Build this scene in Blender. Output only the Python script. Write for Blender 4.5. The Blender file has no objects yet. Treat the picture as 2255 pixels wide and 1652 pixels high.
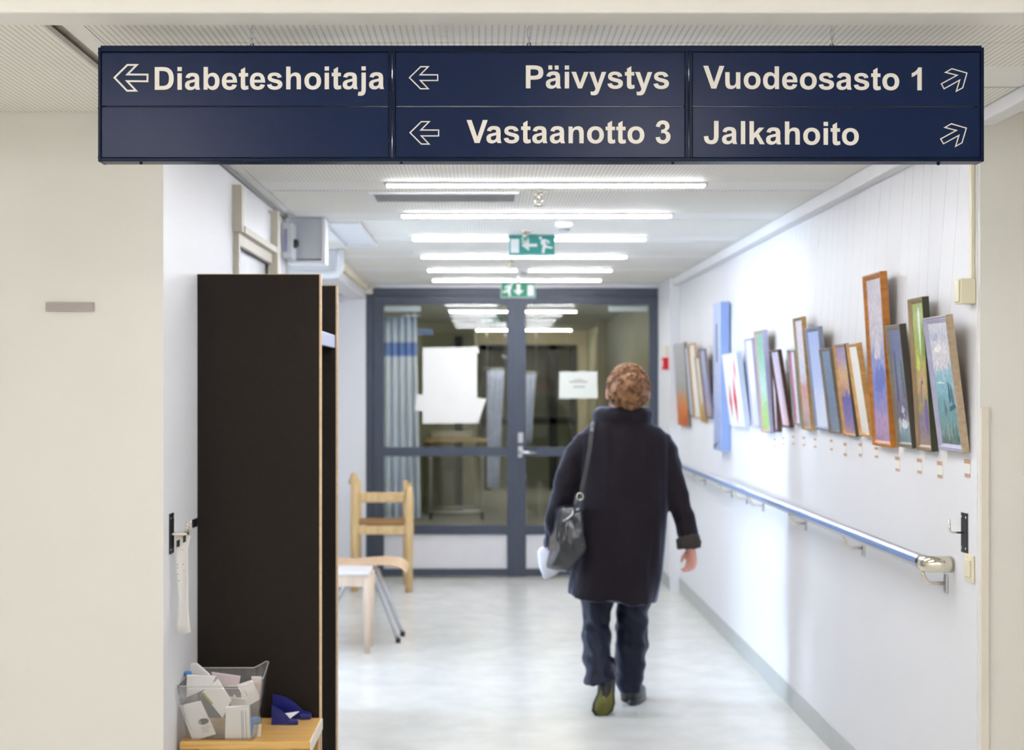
import bpy, bmesh, math, random
from mathutils import Vector, Matrix, noise
random.seed(7)

# ------------------------------------------------------------------ camera, world, sun-less daylight, exposure
SC = bpy.context.scene
COL = SC.collection
F = 3300.0          # focal length in pixels of the 2255 x 1652 frame
VX, VY = 1067.0, 851.0   # vanishing point of the corridor
EYE = 1.52
cam_data = bpy.data.cameras.new('camera')
cam = bpy.data.objects.new('camera', cam_data)
COL.objects.link(cam)
cam.location = (0, 0, EYE)
cam.rotation_euler = (math.pi / 2, 0, 0)
cam_data.sensor_width = 36.0
cam_data.lens = F / 2255 * 36.0
cam_data.shift_x = (2255 / 2 - VX) / 2255
cam_data.shift_y = (VY - 1652 / 2) / 2255
cam_data.clip_start = 0.05
cam_data.clip_end = 200
cam_data.dof.use_dof = True
cam_data.dof.focus_distance = 3.55
cam_data.dof.aperture_fstop = 4.2
SC.camera = cam

SC.view_settings.view_transform = 'Standard'
SC.view_settings.look = 'None'
SC.view_settings.gamma = 1.0
SC.view_settings.use_curve_mapping = False
SC.view_settings.exposure = 0.0
SC.cycles.use_denoising = True

SKY_STRENGTH = 60.0     # overcast sky beyond the side-passage window
SKY_COLOR = (0.62, 0.76, 1.0)
TUBE_STRENGTH = 84.0    # corridor lamps
TUBE_COLOR = (0.93, 0.95, 1.0)
HALL_STRENGTH = 23.0    # hall lamps
HALL_COLOR = (1.0, 0.96, 0.93)
BEYOND_STRENGTH = 72.0   # lamps beyond the glass doors

world = bpy.data.worlds.new('sky')
SC.world = world
world.use_nodes = True
bg = world.node_tree.nodes['Background']
bg.inputs[0].default_value = (*SKY_COLOR, 1)
bg.inputs[1].default_value = SKY_STRENGTH
pl = bpy.data.lights.new('window_portal', 'AREA')
pl.shape = 'RECTANGLE'
pl.size, pl.size_y = 0.72, 2.05
po = bpy.data.objects.new('window_portal', pl)
COL.objects.link(po)
po.location = (-4.52, 7.61, 1.225)
po.rotation_euler = (math.pi / 2, 0, -math.pi / 2)
pl.cycles.is_portal = True


# ------------------------------------------------------------------ helpers
def lin(c):
    return tuple((v / 255 / 12.92) if v / 255 <= 0.04045 else ((v / 255 + 0.055) / 1.055) ** 2.4 for v in c[:3]) + (1.0,)


def P(px, py, Y):
    return Vector(((px - VX) * Y / F, Y, EYE - (py - VY) * Y / F))


MATS = {}


def mat(name, rgb, rough=0.5, metal=0.0, var=0.04, scale=8.0, bump=0.0, bscale=200.0, spec=0.5, sheen=0.0, coat=0.0, stretch=None):
    if name in MATS:
        return MATS[name]
    m = bpy.data.materials.new(name)
    m.use_nodes = True
    nt = m.node_tree
    b = nt.nodes['Principled BSDF']
    b.inputs['Roughness'].default_value = rough
    b.inputs['Metallic'].default_value = metal
    b.inputs['Specular IOR Level'].default_value = spec
    b.inputs['Sheen Weight'].default_value = sheen
    b.inputs['Sheen Tint'].default_value = (0.55, 0.66, 1.0, 1)  # bluish tint puts window light into the edges of the cloth
    b.inputs['Sheen Roughness'].default_value = 0.35
    b.inputs['Coat Weight'].default_value = coat
    tc = nt.nodes.new('ShaderNodeTexCoord')
    src = tc.outputs['Object']
    if stretch:
        mp = nt.nodes.new('ShaderNodeMapping')
        mp.inputs['Scale'].default_value = stretch
        nt.links.new(src, mp.inputs[0])
        src = mp.outputs[0]
    n = nt.nodes.new('ShaderNodeTexNoise')
    n.inputs['Scale'].default_value = scale
    n.inputs['Detail'].default_value = 4
    nt.links.new(src, n.inputs['Vector'])
    r = nt.nodes.new('ShaderNodeValToRGB')
    c = lin(rgb)
    r.color_ramp.elements[0].position = 0.3
    r.color_ramp.elements[1].position = 0.7
    r.color_ramp.elements[0].color = tuple(v * (1 - var) for v in c[:3]) + (1,)
    r.color_ramp.elements[1].color = tuple(min(1, v * (1 + var)) for v in c[:3]) + (1,)
    nt.links.new(n.outputs['Fac'], r.inputs[0])
    nt.links.new(r.outputs[0], b.inputs['Base Color'])
    if bump:
        n2 = nt.nodes.new('ShaderNodeTexNoise')
        n2.inputs['Scale'].default_value = bscale
        nt.links.new(src, n2.inputs['Vector'])
        bp = nt.nodes.new('ShaderNodeBump')
        bp.inputs['Strength'].default_value = bump
        bp.inputs['Distance'].default_value = 0.002
        nt.links.new(n2.outputs['Fac'], bp.inputs['Height'])
        nt.links.new(bp.outputs[0], b.inputs['Normal'])
    MATS[name] = m
    return m


def wood(name, a, b_, rough=0.45, sc=(3, 40, 40)):
    if name in MATS:
        return MATS[name]
    m = bpy.data.materials.new(name)
    m.use_nodes = True
    nt = m.node_tree
    b = nt.nodes['Principled BSDF']
    b.inputs['Roughness'].default_value = rough
    tc = nt.nodes.new('ShaderNodeTexCoord')
    mp = nt.nodes.new('ShaderNodeMapping')
    mp.inputs['Scale'].default_value = sc
    nt.links.new(tc.outputs['Object'], mp.inputs[0])
    n = nt.nodes.new('ShaderNodeTexNoise')
    n.inputs['Scale'].default_value = 1.5
    n.inputs['Detail'].default_value = 6
    n.inputs['Distortion'].default_value = 0.6
    nt.links.new(mp.outputs[0], n.inputs['Vector'])
    r = nt.nodes.new('ShaderNodeValToRGB')
    r.color_ramp.elements[0].position = 0.3
    r.color_ramp.elements[1].position = 0.7
    r.color_ramp.elements[0].color = lin(a)
    r.color_ramp.elements[1].color = lin(b_)
    nt.links.new(n.outputs['Fac'], r.inputs[0])
    nt.links.new(r.outputs[0], b.inputs['Base Color'])
    MATS[name] = m
    return m


def emit(name, col, strength):
    m = bpy.data.materials.new(name)
    m.use_nodes = True
    nt = m.node_tree
    b = nt.nodes['Principled BSDF']
    b.inputs['Base Color'].default_value = (0.8, 0.8, 0.8, 1)
    b.inputs['Emission Color'].default_value = (*col, 1)
    b.inputs['Emission Strength'].default_value = strength
    MATS[name] = m
    return m


def glass(name, tint=(0.96, 0.98, 0.98), refl=1.0, cloud=0.0):
    """thin pane: straight transmission plus a Fresnel mirror"""
    m = bpy.data.materials.new(name)
    m.use_nodes = True
    nt = m.node_tree
    nt.nodes.remove(nt.nodes['Principled BSDF'])
    out = nt.nodes['Material Output']
    t = nt.nodes.new('ShaderNodeBsdfTransparent')
    t.inputs[0].default_value = (*tint, 1)
    g = nt.nodes.new('ShaderNodeBsdfGlossy')
    g.inputs['Roughness'].default_value = 0.01
    lw = nt.nodes.new('ShaderNodeLayerWeight')
    lw.inputs['Blend'].default_value = 0.5
    pw = nt.nodes.new('ShaderNodeMath'); pw.operation = 'POWER'; pw.inputs[1].default_value = 5
    nt.links.new(lw.outputs['Facing'], pw.inputs[0])
    mu = nt.nodes.new('ShaderNodeMath'); mu.operation = 'MULTIPLY_ADD'
    mu.inputs[1].default_value = 0.9 * refl
    mu.inputs[2].default_value = 0.045 * refl
    nt.links.new(pw.outputs[0], mu.inputs[0])
    mx = nt.nodes.new('ShaderNodeMixShader')
    nt.links.new(mu.outputs[0], mx.inputs[0])
    base_ = t.outputs[0]
    if cloud:
        d = nt.nodes.new('ShaderNodeBsdfDiffuse')
        d.inputs[0].default_value = (.8, .8, .8, 1)
        m2 = nt.nodes.new('ShaderNodeMixShader')
        m2.inputs[0].default_value = cloud
        nt.links.new(t.outputs[0], m2.inputs[1])
        nt.links.new(d.outputs[0], m2.inputs[2])
        base_ = m2.outputs[0]
    nt.links.new(base_, mx.inputs[1])
    nt.links.new(g.outputs[0], mx.inputs[2])
    nt.links.new(mx.outputs[0], out.inputs[0])
    MATS[name] = m
    return m


def perforated(name, rgb, hole, px=0.0148, py=0.0122, wx=0.34, wy=0.55):
    """flat board with regular rows of small slots"""
    m = bpy.data.materials.new(name)
    m.use_nodes = True
    nt = m.node_tree
    b = nt.nodes['Principled BSDF']
    b.inputs['Roughness'].default_value = 0.7
    geo = nt.nodes.new('ShaderNodeNewGeometry')
    sep = nt.nodes.new('ShaderNodeSeparateXYZ')
    nt.links.new(geo.outputs['Position'], sep.inputs[0])

    def band(sock, pitch, w):
        d = nt.nodes.new('ShaderNodeMath'); d.operation = 'DIVIDE'; d.inputs[1].default_value = pitch
        nt.links.new(sock, d.inputs[0])
        fr = nt.nodes.new('ShaderNodeMath'); fr.operation = 'FRACT'
        nt.links.new(d.outputs[0], fr.inputs[0])
        lt = nt.nodes.new('ShaderNodeMath'); lt.operation = 'LESS_THAN'; lt.inputs[1].default_value = w
        nt.links.new(fr.outputs[0], lt.inputs[0])
        return lt.outputs[0]
    mu = nt.nodes.new('ShaderNodeMath'); mu.operation = 'MULTIPLY'
    nt.links.new(band(sep.outputs[0], px, wx), mu.inputs[0])
    nt.links.new(band(sep.outputs[1], py, wy), mu.inputs[1])
    mx = nt.nodes.new('ShaderNodeMix'); mx.data_type = 'RGBA'
    nt.links.new(mu.outputs[0], mx.inputs[0])
    mx.inputs[6].default_value = lin(rgb)
    mx.inputs[7].default_value = lin(hole)
    nt.links.new(mx.outputs[2], b.inputs['Base Color'])
    MATS[name] = m
    return m


def paint(name, stops, mix=0.10, nscale=7.0, dabs=0.22, rough=0.5, axis=2):
    """picture surface: a vertical run of colours broken up by brush marks"""
    m = bpy.data.materials.new(name)
    m.use_nodes = True
    nt = m.node_tree
    b = nt.nodes['Principled BSDF']
    b.inputs['Roughness'].default_value = rough
    tc = nt.nodes.new('ShaderNodeTexCoord')
    sep = nt.nodes.new('ShaderNodeSeparateXYZ')
    nt.links.new(tc.outputs['Generated'], sep.inputs[0])
    n = nt.nodes.new('ShaderNodeTexNoise')
    n.inputs['Scale'].default_value = nscale
    n.inputs['Detail'].default_value = 5
    nt.links.new(tc.outputs['Generated'], n.inputs['Vector'])
    s1 = nt.nodes.new('ShaderNodeMath'); s1.operation = 'MULTIPLY_ADD'
    nt.links.new(n.outputs['Fac'], s1.inputs[0])
    s1.inputs[1].default_value = mix * 4
    s1.inputs[2].default_value = -mix * 2
    ad = nt.nodes.new('ShaderNodeMath'); ad.operation = 'ADD'
    nt.links.new(sep.outputs[axis], ad.inputs[0])
    nt.links.new(s1.outputs[0], ad.inputs[1])
    r = nt.nodes.new('ShaderNodeValToRGB')
    cr = r.color_ramp
    while len(cr.elements) < len(stops):
        cr.elements.new(0.5)
    for e, (p, c) in zip(cr.elements, stops):
        e.position = p
        e.color = lin(c)
    nt.links.new(ad.outputs[0], r.inputs[0])
    n2 = nt.nodes.new('ShaderNodeTexNoise')
    n2.inputs['Scale'].default_value = 22
    n2.inputs['Detail'].default_value = 3
    nt.links.new(tc.outputs['Generated'], n2.inputs['Vector'])
    r2 = nt.nodes.new('ShaderNodeValToRGB')
    r2.color_ramp.elements[0].position = 0.35
    r2.color_ramp.elements[1].position = 0.65
    r2.color_ramp.elements[0].color = (1 - dabs, 1 - dabs, 1 - dabs, 1)
    r2.color_ramp.elements[1].color = (1 + dabs, 1 + dabs, 1 + dabs, 1)
    nt.links.new(n2.outputs['Fac'], r2.inputs[0])
    mx = nt.nodes.new('ShaderNodeMix'); mx.data_type = 'RGBA'; mx.blend_type = 'MULTIPLY'
    mx.inputs[0].default_value = 1.0
    nt.links.new(r.outputs[0], mx.inputs[6])
    nt.links.new(r2.outputs[0], mx.inputs[7])
    nt.links.new(mx.outputs[2], b.inputs['Base Color'])
    MATS[name] = m
    return m


WORLD_POS = {}


def adopt(o, parent):
    o.parent = parent
    o.matrix_parent_inverse = Matrix.Translation(-WORLD_POS[parent.name])


class MB:
    """collects geometry in world coordinates; build() links it as one mesh object with its origin at its base"""
    def __init__(self):
        self.v, self.f, self.mi, self.sm = [], [], [], []

    def add(self, vs, fs, mi=0, smooth=False):
        k = len(self.v)
        self.v += [Vector(v) for v in vs]
        for f in fs:
            self.f.append([i + k for i in f]); self.mi.append(mi); self.sm.append(smooth)
        return self

    def box(self, a, b, mi=0):
        x0, x1 = sorted((a[0], b[0])); y0, y1 = sorted((a[1], b[1])); z0, z1 = sorted((a[2], b[2]))
        vs = [(x0, y0, z0), (x1, y0, z0), (x1, y1, z0), (x0, y1, z0), (x0, y0, z1), (x1, y0, z1), (x1, y1, z1), (x0, y1, z1)]
        return self.add(vs, [(0, 3, 2, 1), (4, 5, 6, 7), (0, 1, 5, 4), (1, 2, 6, 5), (2, 3, 7, 6), (3, 0, 4, 7)], mi)

    def bbox(self, a, b, r=0.004, mi=0):
        """box with chamfered edges"""
        bm = bmesh.new()
        x0, x1 = sorted((a[0], b[0])); y0, y1 = sorted((a[1], b[1])); z0, z1 = sorted((a[2], b[2]))
        bmesh.ops.create_cube(bm, size=1)
        for v in bm.verts:
            v.co = Vector((x0 + (v.co.x + .5) * (x1 - x0), y0 + (v.co.y + .5) * (y1 - y0), z0 + (v.co.z + .5) * (z1 - z0)))
        bmesh.ops.bevel(bm, geom=bm.edges[:], offset=r, segments=2, affect='EDGES', profile=0.5)
        return self.frombm(bm, mi)

    def frombm(self, bm, mi=0, smooth=False):
        bm.verts.index_update()
        vs = [v.co.copy() for v in bm.verts]
        fs = [[v.index for v in f.verts] for f in bm.faces]
        bm.free()
        return self.add(vs, fs, mi, smooth)

    def loft(self, rings, cap=True, mi=0, smooth=True, close=False):
        n = len(rings[0])
        vs = [p for r in rings for p in r]
        fs = []
        m = len(rings)
        for i in range(m if close else m - 1):
            a, b = i * n, ((i + 1) % m) * n
            for j in range(n):
                k = (j + 1) % n
                fs.append((a + j, a + k, b + k, b + j))
        if cap and not close:
            fs.append(tuple(range(n - 1, -1, -1)))
            fs.append(tuple((m - 1) * n + j for j in range(n)))
        return self.add(vs, fs, mi, smooth)

    def tube(self, pts, r, seg=10, mi=0, cap=True, rs=None, close=False):
        pts = [Vector(p) for p in pts]
        rings = []
        up = None
        m = len(pts)
        for i, p in enumerate(pts):
            if close:
                t = (pts[(i + 1) % m] - pts[i - 1]).normalized()
            else:
                t = (pts[min(i + 1, m - 1)] - pts[max(i - 1, 0)]).normalized()
            if up is None:
                up = Vector((0, 0, 1)) if abs(t.z) < 0.9 else Vector((1, 0, 0))
            s = t.cross(up).normalized()
            up = s.cross(t).normalized()
            rr = rs[i] if rs else r
            rings.append([p + (s * math.cos(2 * math.pi * k / seg) + up * math.sin(2 * math.pi * k / seg)) * rr for k in range(seg)])
        return self.loft(rings, cap, mi, True, close)

    def lathe(self, c, prof, seg=16, mi=0, axis='Z'):
        c = Vector(c)
        rings = []
        for r, h in prof:
            ring = []
            for k in range(seg):
                a = 2 * math.pi * k / seg
                x, y = max(r, 1e-5) * math.cos(a), max(r, 1e-5) * math.sin(a)
                q = {'Z': Vector((x, y, h)), 'X': Vector((h, x, y)), 'Y': Vector((x, h, y))}[axis]
                ring.append(c + q)
            rings.append(ring)
        return self.loft(rings, True, mi)

    def prism(self, poly, off, mi=0):
        """flat polygon swept by the vector off"""
        n = len(poly)
        off = Vector(off)
        vs = [Vector(p) for p in poly] + [Vector(p) + off for p in poly]
        fs = [tuple(range(n)), tuple(range(2 * n - 1, n - 1, -1))]
        fs += [(i, n + i, n + (i + 1) % n, (i + 1) % n) for i in range(n)]
        return self.add(vs, fs, mi)

    def xf(self, M):
        self.v = [M @ v for v in self.v]
        return self

    def build(self, name, mats, parent=None, fixn=True):
        me = bpy.data.meshes.new(name)
        xs = [v.x for v in self.v]; ys = [v.y for v in self.v]; zs = [v.z for v in self.v]
        c = Vector(((min(xs) + max(xs)) / 2, (min(ys) + max(ys)) / 2, min(zs)))
        me.from_pydata([v - c for v in self.v], [], self.f)
        for m in (mats if isinstance(mats, (list, tuple)) else [mats]):
            me.materials.append(m)
        for p, i, s in zip(me.polygons, self.mi, self.sm):
            p.material_index = i
            p.use_smooth = s
        if fixn:
            bm = bmesh.new(); bm.from_mesh(me)
            bmesh.ops.recalc_face_normals(bm, faces=bm.faces)
            bm.to_mesh(me); bm.free()
        me.update()
        o = bpy.data.objects.new(name, me)
        COL.objects.link(o)
        o.location = c
        if parent is not None:
            adopt(o, parent)
            # world position stays c; children of this part use the same frame
        WORLD_POS[o.name] = c.copy()
        return o


def tag(o, label, cat, group=None):
    o['label'] = label
    o['category'] = cat
    if group:
        o['group'] = group
    return o


def struct(o):
    o['kind'] = 'structure'
    return o


def empty(name, loc):
    o = bpy.data.objects.new(name, None)
    o.empty_display_size = 0.05
    COL.objects.link(o)
    o.location = loc
    WORLD_POS[o.name] = Vector(loc)
    return o


def thing(name, label, cat, loc, group=None):
    return tag(empty(name, loc), label, cat, group)


def copy_tree(o, shift, label=None, parent=None):
    """a thing with copies of its parts and sub-parts, moved by shift"""
    c = o.copy()
    COL.objects.link(c)
    if parent is None:
        c.location = o.location + Vector(shift)
        if label:
            c['label'] = label
    else:
        c.parent = parent
        c.matrix_parent_inverse = o.matrix_parent_inverse.copy()
    WORLD_POS[c.name] = WORLD_POS[o.name] + Vector(shift)
    for ch in [x for x in bpy.data.objects if x.parent == o]:
        copy_tree(ch, shift, None, c)
    return c


def ellring(c, a, b, n=20, p=2.0):
    """ring of a superellipse with half axes a, b (vectors)"""
    out = []
    for k in range(n):
        t = 2 * math.pi * k / n
        ct, st = math.cos(t), math.sin(t)
        out.append(Vector(c) + Vector(a) * (abs(ct) ** (2 / p) * (1 if ct >= 0 else -1)) + Vector(b) * (abs(st) ** (2 / p) * (1 if st >= 0 else -1)))
    return out


# ------------------------------------------------------------------ materials
WALL_HALL = mat('hall_wall_paint', (237, 235, 229), 0.55, var=0.012, scale=3, bump=0.12, bscale=350)
WALL_COR = mat('corridor_wall_paint', (237, 237, 240), 0.5, var=0.012, scale=2, bump=0.08, bscale=300)
WALL_BEY = mat('far_wall_paint', (196, 196, 170), 0.6, var=0.03, scale=2)
CREAM = mat('cream_paint', (226, 216, 190), 0.5, var=0.02)
BEIGE = mat('beige_casing', (208, 200, 184), 0.5, var=0.03)
CEIL_PLAIN = mat('ceiling_paint', (248, 246, 241), 0.6, var=0.012, scale=4)
CEIL_PERF = perforated('perforated_board', (250, 248, 243), (196, 186, 158))
CEIL_DARK = mat('ceiling_void', (214, 208, 192), 0.8)
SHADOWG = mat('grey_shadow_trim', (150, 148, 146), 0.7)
WHITE = mat('white_enamel', (236, 236, 238), 0.4, var=0.015)
GREY_BASE = mat('grey_vinyl_base', (186, 190, 188), 0.4, var=0.03)
GREYBLUE = mat('grey_blue_metal', (60, 67, 82), 0.45, var=0.05, scale=20)
STEEL = mat('brushed_steel', (205, 207, 212), 0.28, 1.0, var=0.04, scale=40)
SATIN = mat('satin_aluminium', (214, 217, 224), 0.42, 1.0, var=0.03, scale=40)
CHROME = mat('warm_chrome', (222, 216, 200), 0.16, 1.0, var=0.02)
BLACK = mat('black_plastic', (24, 25, 30), 0.4, var=0.1)
NAVY = mat('navy_sign_panel', (25, 40, 76), 0.2, var=0.05, scale=6, bump=0.04, bscale=900, spec=0.12)
NAVY_D = mat('navy_sign_frame', (10, 28, 56), 0.3, var=0.06, scale=12, spec=0.12)
SIGNWHITE = mat('sign_lettering', (248, 243, 236), 0.5, var=0.01)
LAMINATE = mat('dark_brown_laminate', (40, 35, 31), 0.55, var=0.06, scale=60, bump=0.1, bscale=500, spec=0.1)
EDGE = wood('light_edge_band', (214, 180, 140), (230, 200, 164))
BIRCH = wood('birch_wood', (206, 172, 116), (226, 196, 146), 0.4, (30, 30, 3))
PINE = wood('pine_top', (206, 158, 84), (226, 184, 112), 0.32, (3, 46, 46))
PINE_L = wood('pine_apron', (206, 168, 90), (222, 190, 116), 0.4, (3, 30, 30))
PINE_D = wood('pine_leg', (172, 128, 66), (190, 146, 84), 0.45, (30, 30, 3))
SEATBROWN = mat('brown_seat', (164, 122, 66), 0.5, var=0.06)
PAPER = mat('white_paper', (240, 238, 234), 0.7, var=0.01)
BLUEPL = mat('blue_plastic', (14, 26, 120), 0.35, var=0.05)
RED = mat('red_plastic', (200, 14, 30), 0.4)
EXITGREEN = mat('exit_green', (24, 140, 130), 0.5, var=0.02)
EXITGREEN2 = mat('exit_green_deep', (28, 128, 92), 0.5, var=0.02)
TUBE = emit('corridor_lamp_light', TUBE_COLOR, TUBE_STRENGTH)
HALLTUBE = emit('hall_lamp_light', HALL_COLOR, HALL_STRENGTH)
BEYTUBE = emit('far_lamp_light', (1.0, 0.93, 0.8), BEYOND_STRENGTH)
PANE = glass('thin_glass', (0.95, 0.97, 0.96), 0.7)

# floor: glossy pale linoleum
FLOOR = bpy.data.materials.new('linoleum')
FLOOR.use_nodes = True
nt = FLOOR.node_tree
b = nt.nodes['Principled BSDF']
b.inputs['Roughness'].default_value = 0.2
b.inputs['Specular IOR Level'].default_value = 0.5
geo = nt.nodes.new('ShaderNodeNewGeometry')
n1 = nt.nodes.new('ShaderNodeTexNoise'); n1.inputs['Scale'].default_value = 5; n1.inputs['Detail'].default_value = 8
nt.links.new(geo.outputs['Position'], n1.inputs['Vector'])
r1 = nt.nodes.new('ShaderNodeValToRGB')
r1.color_ramp.elements[0].position = 0.35; r1.color_ramp.elements[1].position = 0.68
r1.color_ramp.elements[0].color = lin((222, 222, 217)); r1.color_ramp.elements[1].color = lin((234, 234, 230))
nt.links.new(n1.outputs['Fac'], r1.inputs[0]); nt.links.new(r1.outputs[0], b.inputs['Base Color'])
n2 = nt.nodes.new('ShaderNodeTexNoise'); n2.inputs['Scale'].default_value = 14
nt.links.new(geo.outputs['Position'], n2.inputs['Vector'])
mr = nt.nodes.new('ShaderNodeMapRange'); mr.inputs[3].default_value = 0.15; mr.inputs[4].default_value = 0.27
nt.links.new(n2.outputs['Fac'], mr.inputs[0]); nt.links.new(mr.outputs[0], b.inputs['Roughness'])

# ------------------------------------------------------------------ structure
XL, XR = -0.943, 1.452          # corridor side walls
ZC = EYE + 0.806                # ceiling
YN, YD = 4.40, 11.90            # corridor mouth, glass doors
N0, N1 = 7.11, 8.84             # side passage between these depths
ZH = 2.74                       # hall ceiling

struct(MB().box((-8, -4.6, -0.06), (5, 24.5, 0)).build('floor', FLOOR))

# hall shell round the camera
struct(MB().box((-4.6, YN, 0), (XL - .1, YN + 0.12, ZC + 0.1)).box((XL - .1, YN, 0), (XL, YN + .003, ZC + .1)).build('wall_front_left', WALL_HALL))
struct(MB().box((XR + .003, YN, 0), (4.6, YN + 0.12, ZC + 0.1)).build('wall_front_right', WALL_HALL))
struct(MB().box((-4.72, -4.6, 0), (-4.6, YN + 0.12, ZH + 0.1)).build('wall_hall_left', WALL_HALL))
struct(MB().box((4.6, -4.6, 0), (4.72, YN + 0.12, ZH + 0.1)).build('wall_hall_right', WALL_HALL))
struct(MB().box((-4.72, -4.72, 0), (4.72, -4.6, ZH + 0.1)).build('wall_hall_rear', WALL_HALL))
struct(MB().box((-4.72, -4.72, ZH), (4.72, 3.13, ZH + 0.06)).build('ceiling_hall', CEIL_PLAIN))
struct(MB().bbox((-4.6, 3.128, EYE + 0.78), (4.6, 3.242, ZH + 0.05), 0.006).build('trim_1', CEIL_PLAIN))

# corridor walls
struct(MB().box((XL - 0.0999, YN + 0.0031, 0), (XL, 5.66, ZC + .05)).box((XL - .10, 6.56, 0), (XL, N0, ZC + .05)).box((XL - .10, 5.66, 2.27), (XL, 6.56, ZC + .05)).build('wall_left', WALL_COR))
struct(MB().box((-2.3, 8.0, 0), (-2.2, YD + 0.1, ZC + .05)).build('wall_alcove_left', WALL_COR))
struct(MB().bbox((-1.08, 9.0, 2.215), (XL, YD - .002, ZC - .0005), .004).build('trim_14', WALL_COR))
struct(MB().bbox((-2.199, 8.84, 2.20), (-.872, 8.998, ZC - .0005), .006).build('trim_15', WHITE))
struct(MB().box((XR, YN + 0.02, 0), (XR + 0.02, YD + 0.12, ZC + .05)).build('wall_right', WALL_COR))
struct(MB().box((1.378, 11.14, 0), (XR, YD + .1, ZC)).build('trim_2', WALL_COR))           # pilaster beside the doors
struct(MB().bbox((XR + .0035, YN - .010, 0), (1.4785, YN - .0005, EYE + (VY - 897) / 750), .001).build('trim_3', mat('corner_casing', (236, 228, 216), .5, var=.02)))
# side passage with the window that lights the corridor
PX, PY = -4.5, 8.0
struct(MB().box((PX - .1, N0 - .1, 0), (XL - .1, N0, ZC + .05)).build('wall_passage_near', WALL_COR))
struct(MB().box((PX - .1, PY, 0), (-2.3, PY + .1, ZC + .05)).build('wall_passage_far', WALL_COR))
wend = MB().box((PX - .1, N0, 0), (PX, 7.25, ZC + .05)).box((PX - .1, 7.97, 0), (PX, PY, ZC + .05))
wend.box((PX - .1, 7.25, 0), (PX, 7.97, .2)).box((PX - .1, 7.25, 2.25), (PX, 7.97, ZC + .05))
struct(wend.build('wall_passage_end', WALL_COR))
w1 = struct(empty('window_1', (PX - .03, 7.61, 0.2)))
fr = MB()
for a, c in (((PX - .08, 7.25, .2), (PX - .02, 7.28, 2.25)), ((PX - .08, 7.94, .2), (PX - .02, 7.97, 2.25)), ((PX - .08, 7.28, .2), (PX - .02, 7.94, .24)), ((PX - .08, 7.28, 2.21), (PX - .02, 7.94, 2.25))):
    fr.box(a, c)
fr.build('window_frame', WHITE, w1)
MB().box((PX - .055, 7.28, .24), (PX - .049, 7.94, 2.21)).build('window_pane', PANE, w1)

# baseboards (coved vinyl)
def base(name, x0, x1, y0, y1):
    return struct(MB().box((x0, y0, 0), (x1, y1, 0.10)).build(name, GREY_BASE))
base('baseboard_right', XR - 0.006, XR - .0005, YN + .12, 11.14)
base('baseboard_left', XL + .0005, XL + 0.006, YN + .12, 5.60)
base('baseboard_alcove', -2.1995, (804 - VX) * YD / F, YD - .008, YD - .0005)
base('baseboard_pilaster', 1.372, 1.3775, 11.14, YD - .03)
base('baseboard_hall_left', -4.6, XL, YN - .006, YN - .0005)
base('baseboard_hall_right', 1.479, 4.6, YN - .006, YN - .0005)

# ceiling of the corridor: a slab with separate boards hung under it
ceil = struct(MB().box((-4.72, 3.2, ZC + .03), (4.72, YD + .1, ZC + .09)).build('ceiling', CEIL_DARK))
LAMPS = [3.795, 4.86, 5.925, 6.99, 8.10, 9.21, 10.27, 11.24]


def board(x0, x1, y0, y1, perf, z=ZC):
    MB().box((x0, y0, z), (x1, y1, z + .014)).build('ceiling_panel', CEIL_PERF if perf else CEIL_PLAIN, ceil)


y = 3.243
edges = []
prev = None
for i, ly in enumerate(LAMPS):
    a = 3.243 if i == 0 else LAMPS[i - 1] + .252
    e = ly - .022
    xl = -.893 if ly < N0 or ly > N1 + .3 else -.893
    if i == 0:
        board(-.893, 4.6, a, 3.513, True)
        board(-.893, 4.6, 3.517, e, True)
    elif i == 1:
        board(-.893, 4.6, a, YN - .002, True)
        board(-.893, XR, YN - .002, e, True)
    else:
        board(-.893, XR, a, e, True)
    right = 4.6 if i == 0 else XR
    q = ly + .232 if ly < 11 else YD
    # plain strip with a slot left open for the lamp
    board(-.893, right, ly + .030, q, False)
    board(-.893, -.398, e + .001, ly + .029, False)
    board(.882, right, e + .001, ly + .029, False)
    if i > 0 or True:
        prev = q
board(XL, -.896, 3.243, N0, False)
board(PX, -.896, N0, YD, False)
board(-4.6, -.985, 3.243, YN - .002, True)
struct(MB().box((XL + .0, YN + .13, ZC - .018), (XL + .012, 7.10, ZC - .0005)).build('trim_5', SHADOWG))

# cable trunking along the right wall and on over the corner
struct(MB().bbox((1.402, YN + .13, 2.27), (XR - .0005, 11.14, ZC - .0005), .004).build('trim_6', WHITE))
struct(MB().bbox((1.440, 3.25, 2.285), (1.495, YN - .002, ZC - .0005), .004).build('trim_7', WHITE))
# trunking along the far left corner
struct(MB().bbox((XL + .0005, 9.1, 2.275), (XL + .03, YD - .12, ZC - .0005), .004).build('trim_8', CREAM))

# ------------------------------------------------------------------ glass double doors
S = F / YD
def DX(px): return (px - VX) / S
def DZ(py): return EYE + (VY - py) / S
d1 = struct(empty('door_1', (DX(1137), YD, 0)))
f0, f1 = YD, YD + .07
frm = MB()
frm.box((DX(806), f0, 0), (DX(822), f1, DZ(635)))
frm.box((DX(1462), f0, 0), (DX(1478), f1, DZ(635)))
frm.box((DX(822), f0, DZ(652)), (DX(1462), f1, DZ(635)))
frm.build('door_frame', GREYBLUE, d1)
struct(MB().box((-2.2, f0 - .0, DZ(634)), (1.378, f1 + .06, ZC + .03)).build('wall_over_doors', WALL_COR))
struct(MB().box((-2.2, f0, 0), (DX(805.5), f1 + .05, DZ(634) - .0005)).build('wall_beside_doors', WALL_COR))


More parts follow.
